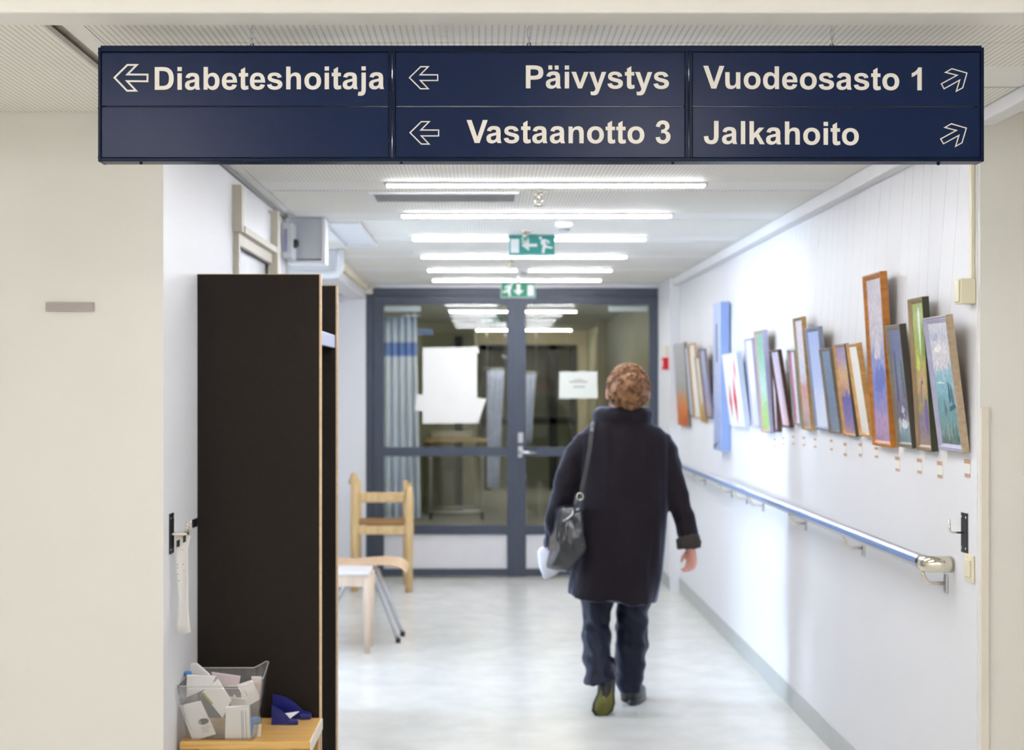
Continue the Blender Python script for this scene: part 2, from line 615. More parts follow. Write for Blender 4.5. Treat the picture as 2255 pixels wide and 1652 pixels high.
def leaf(x0, x1, gx0, gx1, hx):
    m = MB()
    y0, y1 = f0 - .012, f0 + .045
    zt = DZ(653)
    m.box((DX(x0), y0, .012), (DX(gx0), y1, zt)).box((DX(gx1), y0, .012), (DX(x1), y1, zt))
    for a, c in ((653, 671), (985, 1005), (1157, 1177), (1253, 1268)):
        m.box((DX(gx0), y0, max(.012, DZ(c))), (DX(gx1), y1, DZ(a)))
    # slim glazing beads
    lf = m.build('door_leaf', GREYBLUE, d1)
    for a, c in ((671, 985), (1005, 1157)):
        MB().box((DX(gx0), f0 + .012, DZ(c)), (DX(gx1), f0 + .018, DZ(a))).build('glass_pane', PANE, lf)
    MB().bbox((DX(gx0), f0 + .006, DZ(1253)), (DX(gx1), f0 + .026, DZ(1177)), .003).build('kick_panel', mat('kick_grey', (226, 224, 227), .5, var=.02), lf)
    return lf


lfl = leaf(823, 1136.9, 845, 1117, None)
lfr = leaf(1137.1, 1461, 1158, 1430, 1)
h = MB()
h.bbox((DX(1141), f0 - .022, DZ(1008)), (DX(1151), f0 - .012, DZ(983)), .003)
h.tube([(DX(1146), f0 - .02, DZ(996)), (DX(1146), f0 - .06, DZ(996)), (DX(1150), f0 - .066, DZ(996)), (DX(1180), f0 - .066, DZ(996.5))], .011, 8)
h.build('door_handle', STEEL, lfr)
MB().bbox((DX(1141), f0 - .02, DZ(975)), (DX(1152), f0 - .012, DZ(953)), .003).build('lock_plate', STEEL, lfr)
for lf, a, c in ((lfl, 845, 925), (lfr, 1342, 1428)):
    MB().bbox((DX(a), f0 + .05, DZ(685)), (DX(c), f0 + .10, DZ(673)), .004).build('door_closer', mat('closer_silver', (214, 220, 220), .4), lf)

struct(MB().box((XL - .22, 5.5, 0), (XL - .105, 6.75, ZC + .05)).build('wall_light_stop', WALL_COR))  # added panel, stops outside light leaking round the side door
# door in the left wall behind the coat rack, with its raised over-panel
d2 = struct(empty('door_2', (XL, 6.1, 0)))
m = MB()
m.box((XL - .0, 5.62, 0), (XL + .022, 5.655, 2.10)).box((XL, 6.53, 0), (XL + .042, 6.60, ZC - .04)).box((XL, 5.655, 2.055), (XL + .018, 6.53, 2.10))
m.box((XL, 5.60, 2.10), (XL + .036, 5.66, 2.275)).box((XL, 5.66, 2.10), (XL + .040, 6.53, 2.125))
m.build('door_casing', BEIGE, d2)
MB().box((XL - .01, 5.66, 2.125), (XL + .012, 6.53, 2.268)).build('over_panel', WHITE, d2)
MB().box((XL - .05, 5.66, .01), (XL - .012, 6.53, 2.055)).build('door_leaf', mat('door_grey', (206, 207, 212), .45), d2)
MB().box((XL - .1, 5.665, 2.275), (XL - .06, 6.525, ZC)).build('shadow_gap', CEIL_DARK, d2)

# ------------------------------------------------------------------ space beyond the glass doors
struct(MB().box((-1.35, YD + .13, 0), (-1.2, 18.5, ZC)).build('wall_beyond_left', WALL_BEY))
struct(MB().box((-1.35, 18.5, 0), (-.12, 18.6, ZC)).build('wall_beyond_front', WALL_BEY))
struct(MB().box((-.22, 18.6, 0), (-.12, 24.2, ZC)).build('wall_beyond_inner', WALL_BEY))
struct(MB().box((1.50, YD + .13, 0), (1.62, 24.3, ZC)).build('wall_beyond_right', WALL_BEY))
struct(MB().box((-1.35, 24.2, 0), (1.62, 24.3, ZC)).build('wall_beyond_end', WALL_BEY))
struct(MB().box((-1.35, YD + .07, ZC), (1.62, 24.3, ZC + .06)).build('ceiling_beyond', mat('far_ceiling', (205, 206, 206), .6)))
struct(MB().box((-1.35, YD + .13, 0), (XL - .0, YD + .2, ZC)).build('wall_beyond_return', WALL_BEY))
struct(MB().box((-.12, 21.98, 2.13), (1.5, 22.06, ZC)).build('trim_10', CREAM))
d3 = struct(empty('door_3', (.6, 22.1, 0)))
DARKFR = mat('dark_door_frame', (46, 50, 50), .5, var=.06)
s3 = F / 22.0
def EX(px): return (px - VX) / s3
def EZ(py): return EYE + (VY - py) / s3
m = MB()
for a, c in ((1060, 1082), (1210, 1228), (1256, 1270)):
    m.box((EX(a), 22.0, 0), (EX(c), 22.08, EZ(757)))
for a, c in ((757, 770), (920, 935)):
    m.box((EX(1060), 22.0, EZ(c)), (EX(1270), 22.08, EZ(a)))
m.build('door_frame', DARKFR, d3)
for a, c in ((1082, 1210), (1228, 1256)):
    MB().box((EX(a), 22.03, 0.02), (EX(c), 22.035, EZ(770))).build('glass_pane', PANE, d3)
struct(MB().bbox((EX(1272), 21.9, 0), (EX(1292), 22.1, 2.13), .01).build('trim_11', CREAM))
struct(MB().bbox((1.40, 18.6, 0), (1.50, 18.75, ZC), .01).build('trim_12', CREAM))
struct(MB().box((-.36, 18.44, 0), (-.27, 18.5, 2.13)).build('trim_13', DARKFR))

# ------------------------------------------------------------------ lamps
def strip_lamp(ly, zc, x0, x1, mt, label, group, name='ceiling_lamp'):
    t = thing(name, label, 'lamp', ((x0 + x1) / 2, ly, zc - .02), group)
    hs = MB().box((x0, ly - .020, zc + .002), (x1, ly + .028, zc + .022))
    hs.box((x0, ly - .020, zc - .0105), (x1, ly - .017, zc + .002)).box((x0, ly + .025, zc - .0105), (x1, ly + .028, zc + .002))
    hs.box((x0, ly - .017, zc - .016), (x0 + .010, ly + .025, zc + .002)).box((x1 - .010, ly - .017, zc - .016), (x1, ly + .025, zc + .002))
    hs.build('housing', WHITE, t)
    MB().box((x0 + .012, ly - .012, zc - .0165), (x1 - .012, ly + .020, zc + .0015)).build('diffuser', mt, t)
    lv = MB()
    n = 24
    for k in range(n):
        x = x0 + .03 + (x1 - x0 - .06) * k / (n - 1)
        lv.box((x - .0035, ly - .014, zc - .0205), (x + .0035, ly + .022, zc - .0165))
    lv.build('louvre', WHITE, t)['kind'] = 'stuff'
    return t


names = ['first', 'second', 'third', 'fourth', 'fifth', 'sixth', 'seventh', 'eighth']
L0 = strip_lamp(LAMPS[0], ZC, -.395, .879, TUBE, 'slim louvred ceiling lamp hidden behind the upper row of the blue sign', 'slim corridor ceiling lamps')
copy_tree(L0, (0, LAMPS[1] - LAMPS[0], 0), 'slim louvred ceiling lamp hidden behind the lower row of the blue sign')
lab = ['long bright louvred ceiling lamp beside the recessed grey vent, first below the blue sign',
       'louvred ceiling lamp just beyond the grey vent, second seen below the blue sign',
       'louvred ceiling lamp that passes behind the green running-man sign',
       'louvred ceiling lamp in the row just beyond the green running-man sign',
       'louvred ceiling lamp partly covered by a small smoke detector',
       'louvred ceiling lamp just above the glass double doors']
for k in range(2, 8):
    copy_tree(L0, (0, LAMPS[k] - LAMPS[0], 0), lab[k - 2])
B0 = strip_lamp(15.7, ZC - .012, -.37, .97, BEYTUBE, 'lit lamp on the ceiling behind the glass doors, wide one near the door head', 'lamps beyond the glass doors', 'far_ceiling_lamp')
copy_tree(B0, (0.25, 20.9 - 15.7, 0), 'lit lamp behind the glass doors, just above the dark far door frame')
copy_tree(B0, (-.1, 12.55 - 15.7, 0), 'added lamp on the far ceiling hidden by the head of the glass doors')  # unseen lamp added to light the front of the curtain


def hall_lamp(x, y, label):
    zt = ZH - .10
    t = thing('hall_lamp', label, 'lamp', (x, y, zt - .10), 'hall ceiling lamps')
    MB().bbox((x - .30, y - .30, zt - .02), (x + .30, y + .30, zt), .006).build('housing', WHITE, t)
    MB().bbox((x - .29, y - .29, zt - .10), (x + .29, y + .29, zt - .021), .01).build('diffuser', HALLTUBE, t)
    for dx in (-.22, .22):
        MB().tube([(x + dx, y, zt), (x + dx, y, ZH)], .004, 6).build('suspension_rod', WHITE, t)


for i, y in enumerate((.1, -2.4)):  # outer column and rear row are added to brighten hall and sign
    for j, x in enumerate((-3.8, -1.53, .73)):
        hall_lamp(x, y, 'square hanging hall lamp, ' + ['first', 'second', 'third'][j] + ' from the plate wall (first column added) in the ' + ['row by the beam', 'added rear row'][i])

# ------------------------------------------------------------------ lettering (outlines drawn by hand, 2048 units to the em)
GLYPHS = {
 'D': (1479, "M150 1466 L691 1466 C1140 1466 1381 1210 1381 733 C1381 260 1140 0 707 0 L150 0 Z M446 1218 L446 247 L660 247 C960 247 1075 400 1075 733 C1075 1070 950 1218 640 1218 Z"),
 'i': (569, "M147 0 L428 0 L428 1062 L147 1062 Z M147 1206 L428 1206 L428 1466 L147 1466 Z"),
 'j': (569, "M147 1062 L428 1062 L428 23 C428 -290 330 -431 90 -431 C10 -431 -50 -425 -94 -411 L-44 -171 C-20 -177 0 -179 35 -179 C120 -179 147 -130 147 -10 Z M147 1206 L428 1206 L428 1466 L147 1466 Z"),
 'a': (1139, "M357 738 L102 784 C150 985 290 1086 545 1086 C870 1086 985 975 985 690 L982 362 C982 180 995 110 1050 0 L772 0 C755 40 748 80 738 110 C640 15 530 -24 408 -24 C200 -24 66 100 66 290 C66 470 170 560 400 610 C560 640 650 665 704 690 L704 718 C704 820 650 862 532 862 C440 862 390 825 357 738 Z M704 510 C650 490 590 478 510 460 C390 433 345 395 345 317 C345 235 405 178 490 178 C580 178 660 230 690 320 C700 350 704 390 704 454 Z"),
 'b': (1251, "M135 0 L135 1466 L416 1466 L416 938 C500 1035 600 1086 725 1086 C990 1086 1168 890 1168 540 C1168 185 985 -24 728 -24 C600 -24 490 35 396 156 L396 0 Z M414 554 C414 320 500 206 645 206 C790 206 880 320 880 530 C880 755 790 862 648 862 C505 862 414 750 414 554 Z"),
 'd': (1251, "M1116 0 L1116 1466 L835 1466 L835 938 C751 1035 651 1086 526 1086 C261 1086 83 890 83 540 C83 185 266 -24 523 -24 C651 -24 761 35 855 156 L855 0 Z M837 554 C837 320 751 206 606 206 C461 206 371 320 371 530 C371 755 461 862 603 862 C746 862 837 750 837 554 Z"),
 'e': (1139, "M762 338 L1042 291 C990 90 830 -24 578 -24 C240 -24 70 170 70 523 C70 880 260 1086 555 1086 C890 1086 1065 860 1055 444 L351 444 C355 280 445 193 583 193 C675 193 735 240 762 338 Z M778 622 C774 780 690 866 568 866 C440 866 355 775 357 622 Z"),
 't': (682, "M634 1062 L634 838 L442 838 L442 410 C442 260 447 225 520 225 C550 225 590 235 635 253 L660 35 C595 5 520 -24 430 -24 C230 -24 165 70 162 260 L161 375 L161 838 L32 838 L32 1062 L161 1062 L161 1273 L443 1437 L443 1062 Z"),
 's': (1139, "M48 303 L330 346 C345 240 420 190 545 190 C685 190 755 240 755 307 C755 355 730 385 620 410 C230 497 86 575 86 770 C86 960 240 1086 525 1086 C800 1086 950 990 1000 790 L734 741 C710 835 640 880 531 880 C395 880 337 845 337 785 C337 730 390 705 690 637 C930 582 1043 505 1043 331 C1043 130 860 -24 545 -24 C255 -24 90 95 48 303 Z"),
 'h': (1251, "M428 1466 L428 927 C520 1035 625 1086 749 1086 C990 1086 1108 960 1108 690 L1108 0 L827 0 L827 560 C827 790 790 869 653 869 C500 869 428 770 428 531 L428 0 L147 0 L147 1466 Z"),
 'n': (1251, "M1113 0 L832 0 L832 542 C832 790 790 869 657 869 C480 869 416 760 416 480 L416 0 L135 0 L135 1062 L396 1062 L396 906 C490 1025 605 1086 745 1086 C985 1086 1113 955 1113 660 Z"),
 'u': (1251, "M135 1062 L416 1062 L416 520 C416 272 458 193 591 193 C768 193 832 302 832 582 L832 1062 L1113 1062 L1113 0 L852 0 L852 156 C758 37 643 -24 503 -24 C263 -24 135 107 135 402 Z"),
 'o': (1251, "M82 546 C82 870 300 1086 625 1086 C955 1086 1170 860 1170 536 C1170 205 950 -24 628 -24 C290 -24 82 190 82 546 Z M370 531 C370 320 475 205 626 205 C780 205 882 320 882 533 C882 745 780 857 626 857 C475 857 370 740 370 531 Z"),
 'P': (1366, "M149 0 L149 1466 L624 1466 C1080 1466 1273 1350 1273 1008 C1273 680 1080 553 660 553 L445 553 L445 0 Z M445 1218 L445 801 L607 801 C860 801 967 855 967 1011 C967 1170 870 1218 640 1218 Z"),
 'v': (1139, "M433 0 L5 1062 L300 1062 L558 339 L818 1062 L1107 1062 L685 0 Z"),
 'y': (1139, "M14 1062 L313 1062 L567 308 L815 1062 L1106 1062 L731 40 L664 -145 C590 -350 500 -431 300 -431 C230 -431 170 -422 119 -411 L94 -191 C135 -200 180 -204 222 -204 C330 -204 385 -140 418 -2 Z"),
 'V': (1366, "M1 1466 L322 1466 L693 381 L1052 1466 L1366 1466 L841 0 L523 0 Z"),
 '1': (1139, "M807 0 L526 0 L526 1059 C420 960 300 885 161 838 L161 1093 C330 1150 520 1290 579 1472 L807 1472 Z"),
 '3': (1139, "M77 389 L349 422 C362 290 430 208 545 208 C670 208 755 300 755 449 C755 590 675 676 560 676 C520 676 475 668 425 653 L456 882 C620 878 700 950 700 1070 C700 1175 635 1240 535 1240 C435 1240 365 1170 347 1036 L88 1080 C140 1340 290 1472 545 1472 C805 1472 970 1310 970 1105 C970 970 895 865 748 792 C925 754 1040 625 1040 442 C1040 175 830 -25 545 -25 C275 -25 100 135 77 389 Z"),
 'J': (1139, "M689 1466 L985 1466 L985 538 C985 150 830 -25 506 -25 C200 -25 35 140 37 467 L317 499 C323 300 375 222 501 222 C640 222 689 310 689 530 Z"),
 'l': (569, "M147 0 L428 0 L428 1466 L147 1466 Z"),
 'k': (1139, "M136 0 L136 1466 L417 1466 L417 688 L746 1062 L1092 1062 L729 674 L1118 0 L815 0 L548 477 L417 340 L417 0 Z"),
}
GLYPHS['ä'] = (1139, GLYPHS['a'][1] + " M232 1206 L484 1206 L484 1466 L232 1466 Z M640 1206 L892 1206 L892 1466 L640 1466 Z")
KERN = {('V', 'a'): -150, ('V', 'u'): -76}


def outline(path):
    toks = path.replace('Z', ' Z ').split()
    out, cur, i = [], [], 0
    pos = None
    def num(s):
        return float(s.lstrip('MLC'))
    while i < len(toks):
        t = toks[i]
        if t[0] == 'M' or t[0] == 'L':
            pos = (num(t), float(toks[i + 1])); i += 2
            if t[0] == 'M':
                cur = []
            cur.append(pos)
        elif t[0] == 'C':
            a = (num(t), float(toks[i + 1])); b_ = (float(toks[i + 2]), float(toks[i + 3])); c = (float(toks[i + 4]), float(toks[i + 5]))
            for k in range(1, 9):
                u = k / 8
                w = [(1 - u) ** 3, 3 * u * (1 - u) ** 2, 3 * u * u * (1 - u), u ** 3]
                cur.append(tuple(w[0] * pos[q] + w[1] * a[q] + w[2] * b_[q] + w[3] * c[q] for q in (0, 1)))
            pos = c; i += 6
        else:
            if abs(cur[0][0] - cur[-1][0]) + abs(cur[0][1] - cur[-1][1]) < 1:
                cur.pop()
            out.append(cur); i += 1
    return out


def flat_shapes(contours, name, m, parent, to3, depth=0.0006):
    """filled flat outlines (holes allowed) turned into thin raised lettering; to3 maps (u, v) to world"""
    cu = bpy.data.curves.new(name, 'CURVE')
    cu.dimensions = '2D'
    cu.fill_mode = 'BOTH'
    cu.extrude = 0.5
    for c in contours:
        s = cu.splines.new('POLY')
        s.points.add(len(c) - 1)
        for p, q in zip(s.points, c):
            p.co = (q[0], q[1], 0, 1)
        s.use_cyclic_u = True
    o = bpy.data.objects.new(name, cu)
    COL.objects.link(o)
    dg = bpy.context.evaluated_depsgraph_get()
    me = o.evaluated_get(dg).to_mesh()
    mb = MB()
    vs = [to3(v.co.x, v.co.y, v.co.z + .5) for v in me.vertices]
    mb.add(vs, [tuple(p.vertices) for p in me.polygons])
    o.evaluated_get(dg).to_mesh_clear()
    bpy.data.objects.remove(o)
    bpy.data.curves.remove(cu)
    r = mb.build(name, m, parent, fixn=False)
    return r


def text_contours(s):
    x, out, prev = 0, [], None
    for ch in s:
        if ch == ' ':
            x += 569; prev = None; continue
        x += KERN.get((prev, ch), 0)
        adv, path = GLYPHS[ch]
        out += [[(p[0] + x, p[1]) for p in c] for c in outline(path)]
        x += adv
        prev = ch
    return out


# ------------------------------------------------------------------ hanging direction sign
YS = 3.30
SS = F / YS
def SX(px): return (px - VX) / SS
def SZ(py): return EYE + (VY - py) / SS
sign = thing('direction_sign', 'long dark blue hanging sign with white lettering and arrows on small chains', 'sign', (SX(1190), YS + .02, SZ(356)))
MB().bbox((SX(222), YS - .004, SZ(114.5)), (SX(2161), YS + .045, SZ(101)), .0015).build('frame_rail', NAVY_D, sign)
MB().bbox((SX(222), YS - .004, SZ(356)), (SX(2161), YS + .045, SZ(348)), .0015).build('frame_rail', NAVY_D, sign)
for a, c in ((217, 223), (2159, 2165.5)):
    MB().bbox((SX(a), YS - .005, SZ(356.5)), (SX(c), YS + .046, SZ(105.5)), .001).build('end_cap', NAVY_D, sign)
for a, c in ((856.5, 870.5), (1508.5, 1524.5)):
    mid = (a + c) / 2
    MB().bbox((SX(a), YS - .0035, SZ(348)), (SX(mid) - .0008, YS + .04, SZ(114.5)), .001).build('divider', NAVY_D, sign)
    MB().bbox((SX(mid) + .0008, YS - .0035, SZ(348)), (SX(c), YS + .04, SZ(114.5)), .001).build('divider', NAVY_D, sign)


def arrow_out(pts, name, parent, w):
    """outlined arrow: closed polygon in sign pixels, line width w pixels"""
    n = len(pts)
    cx = sum(p[0] for p in pts) / n; cy = sum(p[1] for p in pts) / n
    area = sum(pts[i][0] * pts[(i + 1) % n][1] - pts[(i + 1) % n][0] * pts[i][1] for i in range(n))
    sgn = 1 if area > 0 else -1
    inner = []
    for i in range(n):
        p0, p1, p2 = Vector(pts[i - 1]), Vector(pts[i]), Vector(pts[(i + 1) % n])
        e1, e2 = (p1 - p0).normalized(), (p2 - p1).normalized()
        n1, n2 = Vector((-e1.y, e1.x)) * sgn, Vector((-e2.y, e2.x)) * sgn
        bis = (n1 + n2).normalized()
        inner.append(tuple(p1 + bis * (w / max(.25, bis.dot(n1)))))
    return flat_shapes([list(pts), inner], name, SIGNWHITE, parent, lambda u, v, d: Vector((SX(u), YS - .0012 + .001 * (1 - d), SZ(v))))


def words_on(s, x0, x1, base, cap, tilt, parent):
    cs = text_contours(s)
    nw = len(s.split(' ')[0])
    k = len(text_contours(s[:nw]))
    a = min(p[0] for c in cs for p in c); z = max(p[0] for c in cs for p in c)
    kx = (x1 - x0) / (z - a); ky = cap / 1466
    def to3(u, v, d):
        px = x0 + (u - a) * kx
        return Vector((SX(px), YS - .0012 + .001 * (1 - d), SZ(base - v * ky + tilt * (px - x0) / (x1 - x0))))
    flat_shapes(cs[:k], 'lettering', SIGNWHITE, parent, to3)
    if k < len(cs):
        flat_shapes(cs[k:], 'lettering', SIGNWHITE, parent, to3)


panels = {}
for i, (a, c) in enumerate(((223, 856.5), (870.5, 1508.5), (1524.5, 2159))):
    for j, (t, bt) in enumerate(((115.5, 233.3), (235.7, 347.5))):
        panels[i, j] = MB().bbox((SX(a) + .0004, YS - .0002, SZ(bt)), (SX(c) - .0004, YS + .035, SZ(t)), .0012).build('sign_panel', NAVY, sign)


def zpts(pts, k, ox, oy):
    return [(ox + p[0] / k, oy + p[1] / k) for p in pts]


words_on('Diabeteshoitaja', 341, 846, 198, 50, -1.8, panels[0, 0])
words_on('Päivystys', 1158, 1473, 194.6, 50.4, 1, panels[1, 0])
words_on('Vastaanotto 3', 1027.5, 1476.5, 315, 50.6, 1.2, panels[1, 1])
words_on('Vuodeosasto 1', 1548.6, 2029.5, 195, 50, 4, panels[2, 0])
words_on('Jalkahoito', 1550, 1891, 316.7, 50.5, 3, panels[2, 1])
arrow_out(zpts([(238, 488), (420, 308), (577, 308), (452, 434), (704, 436), (702, 548), (448, 546), (566, 672), (415, 672)], 6.008, 210, 90), 'arrow', panels[0, 0], 3.9)
arrow_out(zpts([(360, 488), (515, 336), (636, 336), (531, 443), (752, 443), (752, 533), (533, 533), (637, 642), (514, 642)], 6.008, 840, 90), 'arrow', panels[1, 0], 2.5)
arrow_out(zpts([(368, 1216), (524, 1063), (649, 1063), (540, 1173), (764, 1174), (764, 1266), (545, 1266), (648, 1375), (524, 1373)], 6.008, 840, 90), 'arrow', panels[1, 1], 2.5)
arrow_out(zpts([(377, 591), (513, 630), (475, 764), (408, 800), (437, 704), (308, 776), (280, 725), (410, 654), (310, 629)], 3.933, 2000, 0), 'arrow', panels[2, 0], 2.3)
arrow_out(zpts([(372, 1068), (508, 1107), (469, 1240), (402, 1278), (431, 1182), (303, 1252), (274, 1202), (404, 1132), (305, 1106)], 3.933, 2000, 0), 'arrow', panels[2, 1], 2.3)
for px, py in ((216, 115), (216, 237), (216, 345), (2167, 117.5), (2167, 238)):
    MB().lathe((SX(px), YS + .012, SZ(py)), [(0, -.0035), (.003, -.003), (.003, .003), (0, .0035)], 10, axis='X').build('bolt', NAVY_D, sign)
for px, py in ((308, 357.5), (883, 356.5), (1483, 357), (2070, 359)):
    MB().lathe((SX(px), YS + .012, SZ(py)), [(0, -.003), (.0028, -.003), (.0036, 0), (.0036, .003), (0, .003)], 10).build('bolt', NAVY_D, sign)


def link(c, hh, hw, r, ang):
    pts = []
    for k in range(16):
        t = 2 * math.pi * k / 16
        x, z = hw * math.cos(t), hh * math.sin(t)
        z = math.copysign(min(abs(z) * 1.25, hh), z)
        pts.append(Vector((c[0] + x * math.cos(ang), c[1] + x * math.sin(ang), c[2] + z)))
    return MB().tube(pts, r, 6, close=True, cap=False)


for px, top in ((552, 100.5), (1165.5, 98.5), (1836.5, 101)):
    x, yk = SX(px), YS + .02
    ch = empty('hanging_chain', (x, yk, SZ(top)))
    adopt(ch, sign)
    link((x, yk, SZ(top - 3.5)), .0045, .004, .0011, 0).build('eyelet', NAVY_D, ch)
    z = SZ(top - 5)
    spec = [(.0095, .0028, 1.2), (.0125, .0038, .1), (.0095, .0028, 1.4)]
    for hh, hw, an in spec:
        link((x, yk, z + hh - .002), hh, hw, .0009, an).build('chain_link', STEEL, ch)
        z += 2 * hh - .0035
    MB().lathe((x, yk, ZC), [(0, -.002), (.006, -.002), (.006, .0), (0, .0)], 10).build('ceiling_hook', STEEL, ch)

# ------------------------------------------------------------------ running-man exit signs
def exit_sign(cx, Y, zt, w, hgt, flip, down, gm, label, post):
    t = thing('exit_sign', label, 'exit sign', (cx, Y, zt - hgt))
    MB().bbox((cx - w / 2 - .004, Y, zt - hgt - .004), (cx + w / 2 + .004, Y + .03, zt + .003), .002).build('casing', mat('exit_case', (214, 224, 222), .4), t)
    face = MB().box((cx - w / 2, Y - .002, zt - hgt), (cx + w / 2, Y, zt)).build('sign_face', gm, t)
    if post:
        MB().box((cx - .012, Y + .008, zt + .002), (cx + .012, Y + .022, ZC - .0005)).build('mounting_post', STEEL, t)
    k = -1 if flip else 1

    def to3(u, v, d):
        return Vector((cx + k * u * w / 2, Y - .0035 + .001 * (1 - d), zt - hgt / 2 + v * hgt / 2))
    wm = mat('exit_white', (236, 240, 240), .5)
    flat_shapes([[(-.93, -.82), (-.56, -.82), (-.56, .62), (-.93, .62)]], 'door_symbol', wm, face, to3)
    if down:
        ar = [(-.13, .75), (.09, .75), (.09, -.1), (.30, -.1), (-.02, -.75), (-.34, -.1), (-.13, -.1)]
    else:
        ar = [(-.46, -.05), (-.12, .55), (-.12, .12), (.24, .12), (.24, -.2), (-.12, -.2), (-.12, -.62)]
    flat_shapes([ar], 'arrow', wm, face, to3)
    head = [(.38 + .075 * math.cos(q * math.pi / 6), .74 + .16 * math.sin(q * math.pi / 6)) for q in range(12)]
    body = [(.40, .55), (.56, .62), (.74, .48), (.80, .15), (.72, .10), (.66, .36), (.60, .38), (.66, -.08), (.93, -.24), (.90, -.42), (.60, -.32),
            (.56, -.85), (.44, -.85), (.47, -.2), (.50, .02), (.44, -.02), (.40, .1)]
    body2 = [(.36, .05), (.47, .26), (.53, .14), (.43, -.08)]
    flat_shapes([head], 'running_figure', wm, face, to3)
    flat_shapes([body], 'running_figure', wm, face, to3)


exit_sign((1171 - VX) * 7.95 / F, 7.95, EYE + (VY - 518.5) * 7.95 / F, 100 * 7.95 / F, 42 * 7.95 / F, False, False, EXITGREEN, 'teal exit sign on the ceiling with running figure and arrow pointing to a door', False)
exit_sign((1141 - VX) * 10.9 / F, 10.9, EYE + (VY - 621.5) * 10.9 / F, 74 * 10.9 / F, 33 * 10.9 / F, True, True, EXITGREEN2, 'green exit sign with downward arrow hanging just before the glass doors', True)
exit_sign((1083 - VX) * 16.9 / F, 16.9, EYE + (VY - 697) * 16.9 / F, 50 * 16.9 / F, 17 * 16.9 / F, False, False, EXITGREEN, 'small dim exit sign seen through the glass of the double doors', False)


# ------------------------------------------------------------------ ceiling fittings
def sprinkler(px, py, label):
    Y = (ZC - EYE) * F / (VY - py)
    x = (px - VX) * Y / F
    t = thing('sprinkler', label, 'sprinkler', (x, Y, ZC - .06), 'ceiling sprinklers')
    MB().lathe((x, Y, ZC - .0005), [(0, -.012), (.018, -.012), (.032, -.003), (.034, 0), (0, 0)], 18).build('escutcheon', CHROME, t)
    m = MB().tube([(x, Y, ZC - .012), (x, Y, ZC - .035)], .006, 8)
    m.tube([(x - .010, Y, ZC - .02), (x - .016, Y, ZC - .04), (x - .005, Y, ZC - .055)], .003, 6)
    m.tube([(x + .010, Y, ZC - .02), (x + .016, Y, ZC - .04), (x + .005, Y, ZC - .055)], .003, 6)
    m.build('nozzle', CHROME, t)
    MB().lathe((x, Y, ZC - .06), [(0, 0), (.02, 0), (.022, .003), (0, .004)], 14).build('deflector', CHROME, t)


sprinkler(1186, 421, 'small metal sprinkler hanging beside the recessed grey ceiling vent')
sprinkler(1157, 509, 'small metal sprinkler hanging before the teal running-man sign')
sprinkler(1120, 574, 'small metal sprinkler on the ceiling between the two exit signs')


def detector(px, py, label):
    Y = (ZC - EYE) * F / (VY - py)
    x = (px - VX) * Y / F
    t = thing('smoke_detector', label, 'smoke detector', (x, Y, ZC - .046), 'smoke detectors')
    MB().lathe((x, Y, ZC - .0005), [(0, -.028), (.040, -.026), (.046, -.018), (.046, 0), (0, 0)], 22).build('base', WHITE, t)
    MB().lathe((x, Y, ZC - .045), [(0, 0), (.020, 0), (.026, .006), (.026, .012), (.034, .018), (0, .018)], 18).build('sensor_head', mat('detector_grey', (196, 198, 204), .4), t)
    MB().lathe((x, Y, ZC - .040), [(.0, 0), (.0275, 0), (.0275, .005), (0, .005)], 18).build('sensor_slot', BLACK, t)


detector(1243, 489, 'white smoke detector on the ceiling beyond the grey vent')
detector(1152, 590, 'white smoke detector in front of a lamp close to the glass doors')

# recessed air vent
Ya, Yb = 6.2, 6.49
xa, xb = (812 - VX) * Ya / F, (1143 - VX) * Ya / F
v = thing('ceiling_vent', 'long grey metal vent set in the ceiling behind the long bright lamp', 'vent', ((xa + xb) / 2, 6.34, ZC - .012))
m = MB()
m.box((xa, Ya, ZC - .010), (xb, Ya + .016, ZC - .0005)).box((xa, Yb - .016, ZC - .010), (xb, Yb, ZC - .0005))
m.box((xa, Ya + .016, ZC - .010), (xa + .016, Yb - .016, ZC - .0005)).box((xb - .016, Ya + .016, ZC - .010), (xb, Yb - .016, ZC - .0005))
m.build('vent_frame', WHITE, v)
VGR = mat('vent_grey', (228, 228, 230), .4, .0, var=.08, scale=6)
MB().box((xa + .016, Ya + .016, ZC - .003), (xb - .016, Yb - .016, ZC - .0006)).build('backing', VGR, v)
for k in range(11):
    yy = Ya + .026 + k * .0235
    MB().prism([(xa + .018, yy, ZC - .009), (xa + .018, yy + .004, ZC - .009), (xa + .018, yy + .014, ZC - .0035), (xa + .018, yy + .010, ZC - .0035)], (xb - xa - .036, 0, 0)).build('vent_blade', VGR, v)

# access hatch with raised rim
hx0, hx1, hy0, hy1 = -.80, -.61, 7.32, 8.5
hh_ = thing('ceiling_hatch', 'white access hatch with raised rim on the ceiling beside the grey duct box', 'hatch', ((hx0 + hx1) / 2, 7.9, ZC - .012))
MB().box((hx0 + .02, hy0 + .02, ZC - .005), (hx1 - .02, hy1 - .02, ZC - .0005)).build('hatch_panel', WHITE, hh_)
m = MB()
m.bbox((hx0, hy0, ZC - .014), (hx0 + .02, hy1, ZC - .0005), .003).bbox((hx1 - .02, hy0, ZC - .014), (hx1, hy1, ZC - .0005), .003)
m.bbox((hx0 + .02, hy0, ZC - .014), (hx1 - .02, hy0 + .02, ZC - .0005), .003).bbox((hx0 + .02, hy1 - .02, ZC - .014), (hx1 - .02, hy1, ZC - .0005), .003)
m.build('rim', WHITE, hh_)

